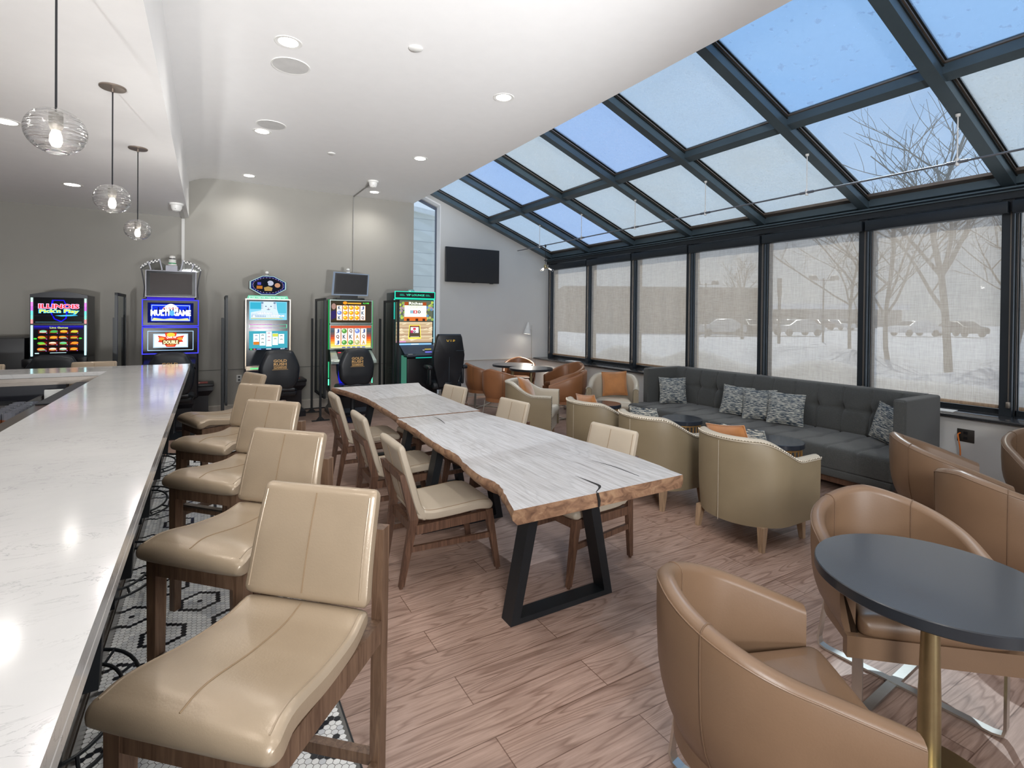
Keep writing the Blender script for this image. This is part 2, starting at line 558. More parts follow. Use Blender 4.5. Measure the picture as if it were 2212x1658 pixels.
        if loc: o.location = loc
        return o

def tag(o, label=None, cat=None, group=None, kind=None):
    if label: o['label'] = label
    if cat: o['category'] = cat
    if group: o['group'] = group
    if kind: o['kind'] = kind
    return o
def thing(name, label, cat, loc=(0, 0, 0), rz=0, group=None):
    o = bpy.data.objects.new(name, None)
    COL.objects.link(o)
    o.empty_display_size = .1
    o.location = loc; o.rotation_euler = (0, 0, rz)
    return tag(o, label, cat, group)
def struct(o): o['kind'] = 'structure'; return o
def kids(o): return [c for c in o.children]
def copy_tree(o, parent=None):
    c = o.copy(); COL.objects.link(c)
    if parent: c.parent = parent
    for ch in kids(o): copy_tree(ch, c)
    return c
def dup(root, label, loc=None, rz=None, group=None):
    c = copy_tree(root)
    c['label'] = label
    if loc is not None: c.location = loc
    if rz is not None: c.rotation_euler = (0, 0, rz)
    if group: c['group'] = group
    return c
def face(fx, fy): return math.atan2(fx, -fy)      # rotation that turns local -Y towards (fx, fy)

def crom(P, n=6):
    """Catmull-Rom through P"""
    P = [Vector(p) for p in P]
    Q = [P[0] * 2 - P[1]] + P + [P[-1] * 2 - P[-2]]
    out = []
    for i in range(1, len(Q) - 2):
        for k in range(n):
            u = k / n
            a, b, c, d = Q[i - 1], Q[i], Q[i + 1], Q[i + 2]
            out.append(.5 * ((2 * b) + (c - a) * u + (2 * a - 5 * b + 4 * c - d) * u * u + (3 * b - a - 3 * c + d) * u ** 3))
    out.append(P[-1])
    return out

def pad(mb, path, hw, ht, m=None, e=4.5, N=32, cap=5, n=5):
    """upholstered pad swept along a (y, z) path; hw / ht: half width / half thickness at its start and end"""
    P = crom([(0, y, z) for y, z in path], n)
    K = len(P)
    rings = []
    def ringat(p, d, w, h):
        nrm = Vector((0, -d.z, d.y)).normalized()
        if nrm.z < 0 and abs(d.y) > abs(d.z): nrm = -nrm
        out = []
        for k in range(N):
            a = 2 * PI * k / N
            ca, sa = math.cos(a), math.sin(a)
            x = w * math.copysign(abs(ca) ** (2 / e), ca); q = h * math.copysign(abs(sa) ** (2 / e), sa)
            out.append(p + Vector((x, 0, 0)) + nrm * q)
        return out
    for i, p in enumerate(P):
        d = (P[min(i + 1, K - 1)] - P[max(i - 1, 0)]).normalized()
        u = i / (K - 1)
        w = hw[0] + (hw[1] - hw[0]) * u; h = ht[0] + (ht[1] - ht[0]) * u
        if i == 0:
            for c in range(cap):
                an = PI / 2 * c / cap
                rings.append(ringat(p - d * h * math.cos(an) * .9, d, w - h * .6 * (1 - math.sin(an)), max(h * math.sin(an), h * .06)))
        rings.append(ringat(p, d, w, h))
        if i == K - 1:
            for c in range(cap - 1, -1, -1):
                an = PI / 2 * c / cap
                rings.append(ringat(p + d * h * math.cos(an) * .9, d, w - h * .6 * (1 - math.sin(an)), max(h * math.sin(an), h * .06)))
    mb.loft(rings, m)
    return mb

def padline(path, hw, ht, ang, n=5, e=4.5, trim=(0, 0), off=.001):
    """a line lying on the surface of the pad built with the same arguments"""
    P = crom([(0, y, z) for y, z in path], n); K = len(P); out = []
    for i, p in enumerate(P):
        u = i / (K - 1)
        if u < trim[0] or u > 1 - trim[1]: continue
        d = (P[min(i + 1, K - 1)] - P[max(i - 1, 0)]).normalized()
        nrm = Vector((0, -d.z, d.y)).normalized()
        if nrm.z < 0 and abs(d.y) > abs(d.z): nrm = -nrm
        w = hw[0] + (hw[1] - hw[0]) * u; h = ht[0] + (ht[1] - ht[0]) * u
        ca, sa = math.cos(R(ang)), math.sin(R(ang))
        x = w * math.copysign(abs(ca) ** (2 / e), ca) if abs(ca) > 1e-6 else 0; q = (h + off) * math.copysign(abs(sa) ** (2 / e), sa)
        out.append(p + Vector((x, 0, 0)) + nrm * q)
    return out

_tx = {}
def text_mesh(body, bold=.0):
    k = (body, bold)
    if k in _tx: return _tx[k]
    cu = bpy.data.curves.new('t', 'FONT')
    cu.body = body; cu.size = 1; cu.offset = bold; cu.resolution_u = 2
    o = bpy.data.objects.new('t', cu)
    COL.objects.link(o)
    bpy.context.view_layer.update()
    me = bpy.data.meshes.new_from_object(o.evaluated_get(bpy.context.evaluated_depsgraph_get()))
    vs = [v.co.copy() for v in me.vertices]; fs = [tuple(p.vertices) for p in me.polygons]
    bpy.data.objects.remove(o); bpy.data.curves.remove(cu); bpy.data.meshes.remove(me)
    x0 = min(v.x for v in vs); x1 = max(v.x for v in vs); y0 = min(v.y for v in vs); y1 = max(v.y for v in vs)
    vs = [((v.x - x0) / (x1 - x0), (v.y - y0) / (y1 - y0)) for v in vs]
    _tx[k] = (vs, fs)
    return _tx[k]

class Art:
    """flat artwork on a face turned to -Y; coordinates x, z in metres, each layer 0.6 mm proud of the last"""
    def __init__(s, y): s.mb = MB(); s.y = y; s.d = 0
    def lay(s): s.d += 1; return s.y - .0006 * s.d
    def poly(s, pts, m):
        y = s.lay(); s.mb.add([(x, y, z) for x, z in pts], [tuple(range(len(pts)))], m); return s
    def rect(s, x0, z0, x1, z1, m): return s.poly([(x0, z0), (x1, z0), (x1, z1), (x0, z1)], m)
    def frame(s, x0, z0, x1, z1, w, m):
        y = s.lay()
        vs = [(x0, y, z0), (x1, y, z0), (x1, y, z1), (x0, y, z1), (x0 + w, y, z0 + w), (x1 - w, y, z0 + w), (x1 - w, y, z1 - w), (x0 + w, y, z1 - w)]
        s.mb.add(vs, [(0, 1, 5, 4), (1, 2, 6, 5), (2, 3, 7, 6), (3, 0, 4, 7)], m); return s
    def disc(s, x, z, rx, rz, m, n=20): return s.poly([(x + rx * math.cos(2 * PI * k / n), z + rz * math.sin(2 * PI * k / n)) for k in range(n)], m)
    def text(s, body, x0, z0, x1, z1, m, bold=.02, slant=0, arc=0):
        y = s.lay(); vs, fs = text_mesh(body, bold)
        s.mb.add([(x0 + a * (x1 - x0) + slant * b * (z1 - z0), y, z0 + b * (z1 - z0) + arc * (1 - (2 * a - 1) ** 2)) for a, b in vs], fs, m); return s
    def build(s, name, parent): return s.mb.build(name, None, parent, smooth=0)

# ================================================================== ROOM
YB = 9.5
ROOF = lambda x: 2.87 + .385 * (6.63 - x)         # underside of the rafters
YC = [9.42, 8.10, 6.84, 5.585, 4.35, 3.08, 1.83, .58, -.67, -1.92]   # rafters / mullions
mb = MB(); mb.box(-6.2, 6.9, -4.2, 9.75, -.12, 0)
struct(mb.build('floor', M_FLOOR, smooth=0))

# hexagon mosaic strip along the bar
M_HW = [plain('hex_tile_white_%d' % i, c, .25, var=.02) for i, c in enumerate([(246, 246, 243), (234, 235, 234), (216, 218, 220)])]
M_HB = plain('hex_tile_black', (34, 36, 42), .25)
M_GROUT = plain('grey_grout', (112, 110, 106), .9)
mb = MB()
ah = .026; cxs = ah * math.sqrt(3) / 2
x_dot, y_dot = -.037, 3.426
mb.box(-.42, .484, -.6, 7.12, 0.0, .003, M_GROUT)
i0 = int((-.42 - x_dot) / cxs) - 1; i1 = int((.484 - x_dot) / cxs) + 1
def hexdist(q, r): return (abs(q) + abs(r) + abs(q + r)) // 2
for i in range(i0, i1 + 1):
    for j in range(int((-.6 - y_dot) / ah) - 1, int((7.12 - y_dot) / ah) + 2):
        px = x_dot + i * cxs
        py = y_dot + (j + (i % 2) * .5) * ah
        if px < -.42 + .012 or px > .484 - .012 or py > 7.11 or py < -.58: continue
        # nearest pattern centre: lattice vectors (14 cols, 0) and (7 cols, 10.5 rows)
        best = 99
        yy = j + (i % 2) * .5
        b0 = round(yy / 10.5)
        for bb in (b0 - 1, b0, b0 + 1):
            a0 = round((i - 7 * bb) / 14)
            for aa in (a0 - 1, a0, a0 + 1):
                di = i - 7 * bb - 14 * aa; dy = yy - 10.5 * bb
                # hex distance on column lattice
                q = di; r_ = dy - di / 2
                best = min(best, max(abs(di), abs(dy) + abs(di) / 2))
        black = best < .1 or abs(best - 4) < .1
        mt = M_HB if black else rnd.choices(M_HW, (6, 3, 1))[0]
        rr = ah / math.sqrt(3) - .0012
        vs = [(px + rr * math.cos(PI / 3 * k), py + rr * math.sin(PI / 3 * k), .0045) for k in range(6)]
        mb.add(vs, [tuple(range(6))], mt)
o = mb.build('floor_mosaic', None, smooth=0); struct(o)
mb = MB(); mb.box(-.42, .50, 7.12, 7.2, 0, .006).box(.484, .49, -.6, 7.12, 0, .005)
struct(mb.build('trim_1', M_BLACK, smooth=0))

# ceiling with a cove against the soffit
CZ = 3.79; XS = -.275; XC = 3.31; SZ = 3.13
mb = MB()
prof = [(XS - .1, 3.74)]
prof = [(XS, 3.69), (XS + .06, 3.725), (XS + .14, 3.757), (XS + .24, 3.78), (XS + .36, CZ), (XC, CZ), (XC + .06, CZ + .0), (XC + .06, 4.25), (XS, 4.25)]
n = len(prof)
mb.add([(x, -4.2, z) for x, z in prof] + [(x, YB, z) for x, z in prof], [tuple(range(n)), tuple(range(2 * n - 1, n - 1, -1))] + [(k, k + n, (k + 1) % n + n, (k + 1) % n) for k in range(n)])
struct(mb.build('ceiling', M_CEIL, smooth=20))
mb = MB(); mb.box(-6.2, XS, -4.2, YB, SZ, 4.25)
struct(mb.build('ceiling_soffit', M_CEIL, smooth=0))

# back wall with the tall narrow window next to the television wall
WX0, WX1 = 3.38, 3.93
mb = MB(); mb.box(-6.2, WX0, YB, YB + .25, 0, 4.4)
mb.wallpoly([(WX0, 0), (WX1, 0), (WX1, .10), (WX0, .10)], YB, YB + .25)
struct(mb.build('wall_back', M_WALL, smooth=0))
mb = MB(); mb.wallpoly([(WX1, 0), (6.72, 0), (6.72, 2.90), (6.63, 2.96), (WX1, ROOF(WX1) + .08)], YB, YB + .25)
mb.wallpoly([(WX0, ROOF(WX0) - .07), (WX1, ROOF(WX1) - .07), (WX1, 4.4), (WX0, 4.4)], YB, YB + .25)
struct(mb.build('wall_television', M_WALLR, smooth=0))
mb = MB()
mb.box(-6.2, WX0, YB - .004, YB, .738, .743, M_GASKET)
mb.box(WX1, 6.2, YB - .02, YB, .735, .75, M_BASE)
struct(mb.build('trim_2', None, smooth=0))
mb = MB()
mb.box(-6.2, WX0, YB - .02, YB, 0.02, .16, M_BASE).box(-6.2, WX0, YB - .03, YB, .15, .17, M_BASE).box(WX1, 6.2, YB - .02, YB, .0, .16, M_BASE).box(-6.2, WX0, YB - .035, YB, 0, .02, M_BLACK)
struct(mb.build('baseboard_back', None, smooth=0))
# white reveal, frame and pane of the narrow window
mb = MB()
mb.box(WX1 - .012, WX1 + .004, YB - .004, YB + .22, .1, ROOF(WX1) - .10, M_CEIL)
mb.bar((WX0, YB + .11, ROOF(WX0) - .085), (WX1, YB + .11, ROOF(WX1) - .085), .22, .03, M_CEIL)
struct(mb.build('trim_3', None, smooth=0))
mb = MB()
fy = YB + .17
for x in (WX0 + .008, WX1 - .02): mb.box(x - .010, x + .010, fy, fy + .05, .1, ROOF(x) - .13)
mb.bar((WX0, fy + .03, ROOF(WX0) - .135), (WX1 - .02, fy + .03, ROOF(WX1) - .13), .06, .04)
mb.box(WX0, WX1, fy, fy + .06, .1, .15)
wf = struct(mb.build('window_1', plain('blue_grey_window_frame', (84, 92, 108), .4), smooth=0))
mb = MB(); mb.wallpoly([(WX0, .12), (WX1, .12), (WX1, ROOF(WX1) - .13), (WX0, ROOF(WX0) - .13)], fy + .03, fy + .036)
mb.build('pane', G_WIN, wf, smooth=0)

# other walls of the room (behind and left of the camera); the room is open to the lobby behind
mb = MB(); mb.box(-6.4, -6.2, -4.2, YB + .25, 0, 4.25)
struct(mb.build('wall_left', M_CEIL, smooth=0))
mb = MB(); mb.box(-6.4, 6.72, -4.4, -4.2, 0, 5.2)
struct(mb.build('wall_front', M_WALL, smooth=0))

# window wall
mb = MB(); mb.box(6.2, 6.72, -4.2, YB, 0, .724)
struct(mb.build('wall_right', M_WALLR, smooth=0))
mb = MB(); mb.rbox(6.13, 6.72, -4.2, YB, .724, .754, .006, 2)
struct(mb.build('trim_4', M_SILL, smooth=30))
def seg(i): return YC[i + 1], YC[i]          # bay i lies between y0 < y1
XIN, XOUT = 6.5, 6.70
for i, y in enumerate(YC):
    mb = MB()
    mb.box(XIN, XOUT, y - .045, y + .045, .754, 2.88, M_ALUW)
    for dx in (.05, .10, .14): mb.box(XIN + dx, XIN + dx + .008, y - .052, y + .052, .754, 2.72, M_BRONZE if dx == .10 else M_GASKET)
    struct(mb.build('trim_mullion', None, smooth=0))
mb = MB()
mb.box(6.47, 6.72, -4.2, YB, 2.80, 2.90, M_ALUW).box(6.44, 6.47, -4.2, YB, 2.862, 2.875, M_ALU).box(6.40, 6.44, -4.2, YB, 2.885, 2.90, M_ALU)
struct(mb.build('trim_5', None, smooth=0))
GL = [G_WIN] * 9
for i in range(9):
    y0, y1 = seg(i)
    mb = MB()
    mb.box(6.60, 6.68, y0 + .045, y1 - .045, .754, .80).box(6.60, 6.68, y0 + .045, y1 - .045, 2.74, 2.80)
    o = struct(mb.build('window_%d' % (i + 2), M_ALUW, smooth=0))
    mb = MB(); mb.box(6.645, 6.651, y0 + .04, y1 - .04, .79, 2.76)
    mb.build('pane', G_WIN, o, smooth=0)

# sloped glass roof: rafters, purlin, panes
def rp(x, dz=0): return (x, 0, ROOF(x) + dz)
for i, y in enumerate(YC):
    mb = MB()
    def sl_bar(x0, x1, y0, y1, d0, d1, mt):
        mb.add([(x, yy, ROOF(x) + d) for x in (x0, x1) for yy in (y0, y1) for d in (d0, d1)],
               [(0, 1, 3, 2), (4, 6, 7, 5), (0, 4, 5, 1), (2, 3, 7, 6), (0, 2, 6, 4), (1, 5, 7, 3)], mt)
    wd = .05 if i else .075
    sl_bar(3.3, 6.66, y - wd, y + wd, 0, .15, M_ALU)
    sl_bar(3.3, 6.62, y - wd - .012, y + wd + .012, .085, .095, M_GASKET)
    sl_bar(3.3, 6.62, y - wd - .022, y + wd + .022, .105, .118, M_BRONZE)
    sl_bar(3.3, 6.62, y - wd - .03, y + wd + .03, .13, .16, M_GASKET)
    struct(mb.build('beam_rafter', None, smooth=0))
mb = MB()
for (xp, wdt) in ((4.95, .045),):
    sl_bar(xp - wdt, xp + wdt, -4.2, YC[0], .03, .14, M_ALU)
    sl_bar(xp - wdt - .012, xp + wdt + .012, -4.2, YC[0], .105, .118, M_BRONZE)
sl_bar(6.50, 6.70, -4.2, YC[0], .02, .14, M_ALU)
sl_bar(6.44, 6.70, -4.2, YC[0], .10, .13, M_BRONZE)
struct(mb.build('beam_purlin', None, smooth=0))
panes = {7: (G_DIRTY, G_DIRTY), 8: (G_DIRTY, G_DIRTY), 0: (G_WET, G_WET), 1: (G_CLEAR, G_CLEAR), 2: (G_DIRTY, G_DIRTY), 3: (G_CLEAR, G_DIRTY), 4: (G_WET, G_DIRTY), 5: (G_SCRATCH, G_THIN), 6: (G_SCRATCH, G_DIRTY)}
for i in range(9):
    y0, y1 = seg(i)
    up_, lo_ = panes.get(i, (G_WET, G_WET))
    for nm, xa, xb, g in (('a', 3.34, 4.93, up_), ('b', 4.97, 6.64, lo_)):
        mb = MB()
        sl_bar(xa, xb, y0 + .03, y1 - .03, .135, .142, g)
        struct(mb.build('window_roof', None, smooth=0))

# ------------------------------------------------------------------ roller blinds
for i in range(8):
    y0, y1 = seg(i)
    y0 += .045; y1 -= .045
    ordn = ['in the bay next to the television wall', 'in the second bay from the television wall', 'in the third bay from the television wall',
            'in the bay behind the far end of the sofa', 'behind the three grouped sofa pillows', 'behind the near half of the sofa',
            'in the wide bay past the near sofa arm', 'in the last partly cut off bay'][i]
    r_ = thing('roller_blind', 'beige mesh roller blind pulled down ' + ordn, 'blind', (6.5, (y0 + y1) / 2, 2.66), 0, 'mesh roller blinds along the window wall')
    yy = (y1 - y0) / 2
    MB().rbox(-.07, .03, -yy - .06, yy + .0, .0, .115, .006, 2).build('cassette', M_ALUW, r_)
    # slightly rippled cloth
    mb = MB(); ny, nz = 26, 14
    vs = []
    for a in range(ny + 1):
        for b in range(nz + 1):
            u = a / ny; vv = b / nz
            vs.append((.05 + .006 * math.sin(u * 9 + i * 2) * (1 - vv) + .004 * math.sin(u * 23 + i), -yy + .012 + u * (2 * yy - .05), -1.82 + vv * 1.83))
    fs = [(a * (nz + 1) + b, (a + 1) * (nz + 1) + b, (a + 1) * (nz + 1) + b + 1, a * (nz + 1) + b + 1) for a in range(ny) for b in range(nz)]
    mb.add(vs, fs); mb.build('fabric', M_BLIND, r_, smooth=180)
    MB().rbox(.035, .065, -yy + .01, yy - .04, -1.85, -1.815, .008, 2).build('hem_bar', M_OAKLEG, r_)
    mb = MB()
    mb.tube([(-.02, yy + .02, .02), (-.02, yy + .02, -1.78)], .0025, 5).tube([(.0, yy + .02, .02), (.0, yy + .02, -1.78)], .0025, 5)
    mb.rbox(-.03, .01, yy + .005, yy + .035, -1.83, -1.77, .006, 2)
    mb.build('pull_chain', M_STEEL, r_)

# ------------------------------------------------------------------ ceiling fixtures
DLP = [(x, y, CZ) for x in (.53, 2.48) for y in (9.0, 6.735, 4.42, 2.1, -.2)] + [(x, y, SZ) for x in (-1.38, -3.3) for y in (7.8, 5.5, 3.2, .9)]
names = {(.53, 9.0): 'small recessed downlight in the main ceiling nearest the grey slot machine wall', (2.48, 9.0): 'recessed downlight beside the ceiling dome camera near the grey wall',
         (.53, 6.735): 'recessed downlight almost touching the far round ceiling speaker', (2.48, 6.735): 'recessed downlight near the middle of the ceiling by the glass roof edge',
         (.53, 4.42): 'largest looking recessed downlight just in front of the near round ceiling speaker', (2.48, 4.42): 'recessed downlight close to the sloped glass roof beside the smoke detector',
         (-1.38, 5.5): 'recessed downlight in the lower ceiling left of the glass pendants'}
DL_W = 34
for (x, y, z) in DLP:
    lb = names.get((x, y), 'recessed white ceiling downlight outside the main view')
    d_ = thing('downlight', lb, 'ceiling light', (x, y, z), 0, 'recessed round downlights in the white ceilings')
    MB().lathe([(.075, -.002), (.10, -.004), (.104, -.0005), (.104, .0)], 32, cap=False).lathe([(.078, -.002), (.072, .03)], 32, cap=False).build('trim_ring', M_WHITE, d_)
    MB().lathe([(.0, -.0015), (.073, -.0015), (.073, .02), (0, .02)], 32).build('lens', glow('downlight_lens', (255, 250, 240), 14), d_)
    sp = lamp('downlight_lamp', 'SPOT', (x, y, z - .02), DL_W * (1 if z == CZ else .5), (1, .97, .92), spot_size=R(150), spot_blend=.9, shadow_soft_size=.07)
for x, y, r_, lb in ((.6, 4.83, .155, 'round grey ceiling speaker grille below the largest looking downlight'), (.6, 6.45, .155, 'round grey ceiling speaker grille touching a smaller downlight')):
    s_ = thing('ceiling_speaker', lb, 'speaker', (x, y, CZ))
    MB().lathe([(r_ - .012, -.004), (r_, -.006), (r_ + .004, 0)], 40, cap=False).build('rim', M_WHITE, s_)
    MB().lathe([(0, -.0035), (r_ - .012, -.0035), (r_ - .012, .0)], 40).build('grille', M_GREYGRILLE, s_)
for x, y, r_, lb in ((1.42, 3.98, .055, 'flat white smoke detector on the ceiling by the glass roof edge'), (1.395, 7.15, .05, 'tiny white sprinkler cover plate in the middle of the ceiling')):
    s_ = MB().lathe([(r_ * .8, -.012), (r_, -.006), (r_, 0)], 28).build('ceiling_detector' if r_ > .052 else 'sprinkler_cover', M_WHITE); s_.location = (x, y, CZ)
    tag(s_, lb, 'smoke detector' if r_ > .052 else 'sprinkler')
for x, y, z, lb, gr in ((2.258, 8.27, CZ, 'white dome security camera on the main ceiling with a conduit to the wall', 1), (-.385, 8.35, SZ, 'white dome security camera under the soffit corner', 1)):
    s_ = thing('security_camera', lb, 'camera', (x, y, z), 0, 'white dome security cameras')
    MB().lathe([(.085, 0), (.085, -.02), (.075, -.028)], 28).build('mount', M_WHITE, s_)
    MB().lathe([(.068, -.026), (.062, -.07), (.045, -.10), (0, -.112)], 28).build('dome', M_WHITE, s_)
    MB().lathe([(.0, -.09), (.008, -.09), (.008, -.11), (0, -.112)], 12, c=(-.01, -.05, .03)).build('lens', M_BLACKP, s_)
mb = MB(); mb.tube([(2.258, 8.36, CZ - .012), (2.245, YB - .015, CZ - .012), (2.243, YB - .015, CZ - .06), (2.24, YB - .015, 2.2)], .010, 8)
tag(mb.build('conduit', plain('grey_painted_conduit', (150, 148, 144), .6)), 'thin grey conduit running down the wall behind the machine with the blank monitor', 'conduit')
mb = MB(); mb.box(-.37, -.33, 8.44, YB - .01, SZ - .022, SZ).box(-.37, -.33, YB - .022, YB, 1.5, SZ)
tag(mb.build('cable_raceway', M_WALLR), 'flat raceway from the soffit camera down the wall behind the crowned slot machine', 'cable raceway')

# pendants over the bar
def pendant(x, y, lb, first=None):
    if first: return dup(first, lb, (x, y, SZ))
    p = thing('pendant_lamp', lb, 'pendant light', (x, y, SZ), 0, 'clear glass globe pendants over the bar')
    MB().lathe([(.0, -.012), (.07, -.012), (.074, -.008), (.074, 0)], 36).lathe([(0, -.035), (.009, -.035), (.009, -.012)], 12).build('canopy', M_BRONZE, p)
    MB().tube([(0, 0, -.03), (0, 0, -.64)], .0042, 8).build('cord', M_BLACKP, p)
    MB().lathe([(0, -.652), (.022, -.652), (.024, -.66), (.024, -.71), (.017, -.73), (0, -.73)], 20).build('socket', plain('socket_grey', (120, 116, 110), .5), p)
    mb = MB(); mb.lathe([(.0, -.80), (.014, -.795), (.022, -.775), (.02, -.75), (.012, -.728)], 18)
    mb.build('bulb', glow('bulb_warm', (255, 246, 230), 9), p)
    prof = []
    for k in range(21):
        a = -PI / 2 + PI * (k + .9) / 21.8
        prof.append((.104 * math.cos(a) ** .92, -.733 + .092 * math.sin(a)))
    prof[0] = (prof[0][0] * 1.5 + .02, prof[0][1] + .004)
    g_ = MB().lathe(prof, 48, cap=False).build('globe', G_GLOBE, p, smooth=180)
    return p
PW = 12
FL = (2700, 300, 950, 620)
pa = pendant(-.55, 2.81, 'largest nearest clear glass globe pendant hanging over the bar')
pendant(-.552, 4.272, 'middle clear glass globe pendant with bronze canopy over the bar', pa)
pendant(-.558, 5.736, 'smallest farthest clear glass globe pendant near the soffit corner', pa)
pendant(-.55, 1.35, 'clear glass globe pendant over the near end of the bar outside the view', pa)
for y in (1.35, 2.81, 4.272, 5.736):
    lamp('pendant_lamp_light', 'POINT', (-.55, y, SZ - .775), PW, (1, .96, .90), shadow_soft_size=.03)

# flood lamps added out of view to brighten the room, not its own fixtures
def fill(loc, target, power, size, blend, soft, lb):
    L_, T_ = Vector(loc), Vector(target)
    d = (T_ - L_).normalized()
    s = thing('fill_lamp', lb, 'lamp', (L_.x, L_.y, 0), 0, 'flood lamps added behind the camera to brighten the room')
    h = L_.z
    MB().tube([(0, 0, .02), (0, 0, h - .08)], .012, 8).lathe([(0, 0), (.16, 0), (.16, .015), (0, .02)], 24).build('stand', M_BLACK, s)
    q = (-d).to_track_quat('Z', 'Y').to_matrix().to_4x4()
    mt = Matrix.Translation((0, 0, h)) @ q
    MB().lathe([(.10, -.02), (.07, .10), (0, .12)], 28, mtx=mt, cap=False).lathe([(0, .02), (.085, .02), (.06, .09)], 28, mtx=mt).build('housing', M_BLACK, s)
    o = lamp('fill_lamp_light', 'SPOT', L_ + d * .03, power, (.97, .985, 1), spot_size=R(size), spot_blend=blend, shadow_soft_size=soft)
    o.rotation_euler = (-d).to_track_quat('Z', 'Y').to_euler()
fill((1.3, -3.6, .9), (1.5, 6.4, 4.35), FL[0], 36, 1.0, .12, 'flood lamp added behind the camera to brighten the far main ceiling')
fill((1.7, -3.4, .9), (1.5, 2.2, 4.2), FL[1], 140, 1.0, .3, 'flood lamp added behind the camera to brighten the near main ceiling')
fill((-1.6, -2.2, .9), (-2.0, 7.0, 3.7), FL[2], 40, .7, .12, 'flood lamp added behind the bar end to brighten the soffit')
fill((-.6, -2.2, 2.5), (4.6, 7.0, 1.6), FL[3], 84, .9, .55, 'tall flood lamp added behind the camera to brighten the lounge side')

# light rail under the glass roof
lr = thing('light_rail', 'thin grey metal light rail hung on short rods below the glass roof', 'light rail', (5.35, 5, 2.965))
mb = MB(); mb.tube([(0, 3.9, 0), (0, -6, 0)], .009, 10)
for y in YC[1:8]: mb.tube([(0, y - 5 + .07, 0), (0, y - 5 - .07, 0)], .014, 10)
mb.build('rail', plain('grey_conduit_rail', (122, 124, 130), .4, metal=.5), lr)
for y in YC[1:8]:
    mb = MB(); mb.tube([(0, y - 5, .0), (0, y - 5, ROOF(5.35) - 2.965)], .005, 8)
    mb.lathe([(.0, 0), (.018, 0), (.016, -.02), (0, -.024)], 14, c=(0, y - 5, ROOF(5.35) - 2.965)).lathe([(0, -.03), (.014, -.028), (.014, .03), (0, .032)], 12, c=(0, y - 5, 0))
    mb.build('hanger', M_WHITE, lr)
ep = thing('edison_cluster', 'cluster of bare filament bulbs hanging from the far end of the light rail', 'pendant light', (5.35, 7.9, 2.96))
MB().tube([(0, 0, 0), (0, 0, -.36)], .005, 8).lathe([(0, .02), (.016, .015), (.016, -.03), (0, -.035)], 12).build('rod', M_BLACKP, ep)
MB().lathe([(0, -.34), (.02, -.35), (.03, -.38), (.02, -.42), (0, -.43)], 16).build('hub', M_BRASS, ep)
for a in (200, 320, 80):
    d = Vector((math.cos(R(a)), math.sin(R(a)), -.55)).normalized()
    c0 = Vector((0, 0, -.39))
    b_ = MB().tube([c0 + d * .02, c0 + d * .06], .014, 10, M_BRASS).tube([c0 + d * .06, c0 + d * .08, c0 + d * .11, c0 + d * .145, c0 + d * .165], .018, 10, G_GLOBE, r_end=.024).tube([c0 + d * .07, c0 + d * .13], .006, 6, glow('filament', (255, 240, 215), 6))
    b_.build('bulb', None, ep)

# ================================================================== BAR
mb = MB()
mb.prism([(-.86, -1.2), (-.183, -1.2), (-.183, 6.95), (-5.2, 6.95), (-5.2, 6.37), (-.86, 6.37)], 1.03, 1.07)
mb.box(-.205, -.183, -1.2, 6.95, .998, 1.03).box(-5.2, -.183, 6.928, 6.95, .998, 1.03)
o = mb.build('bar_countertop', M_QUARTZ, smooth=0)
bev = o.modifiers.new('bevel', 'BEVEL'); bev.width = .003; bev.segments = 2; bev.limit_method = 'ANGLE'
tag(o, 'white veined quartz countertop of the L-shaped bar running past the leather stools', 'countertop')
M_BARP = plain('dark_bronze_bar_panel', (58, 48, 42), .22, var=.1, vs=3)
bc = thing('bar_cabinet', 'dark panelled bar cabinet under the white quartz countertop', 'bar counter', (-.42, 2, 0))
MB().box(-.43, 0, -3.2, 4.78, 0, 1.03).build('panel', M_BARP, bc, smooth=0)
MB().box(0, .006, -3.2, 4.78, .10, .115, M_STEEL).box(0, .012, -3.2, 4.78, 0, .10, M_BARP).build('kick_plate', None, bc, smooth=0)
for y in (.46, 1.27, 2.08, 2.89, 3.70, 4.51, 5.32, 6.1):
    mb = MB(); mb.wallpoly([(0, .995), (0, .44), (.12, .44), (.15, .995)], y - 2, y - 1.95)
    k_ = mb.build('bracket', M_BLACK, bc, smooth=0)
for y in (1.2, 2.41, 3.62, 4.83, 6.0):
    mb = MB()
    for rr in (.20, .145):
        mb.tube([(rr * 1.0 * math.cos(a) + .0, y - 2 + rr * 1.9 * math.sin(a), .20) for a in [(-PI / 2 + PI * k / 16) for k in range(17)]], .007, 8)
    for k in range(2, 15, 3):
        a = -PI / 2 + PI * k / 16
        mb.tube([(.20 * math.cos(a), y - 2 + .38 * math.sin(a), .20), (.145 * math.cos(a), y - 2 + .2755 * math.sin(a), .20)], .006, 6)
    for sg in (-1, 1): mb.box(.0, .02, y - 2 + sg * .33 - .07, y - 2 + sg * .33 + .07, .16, .24)
    mb.build('foot_rail', M_BLACK, bc)

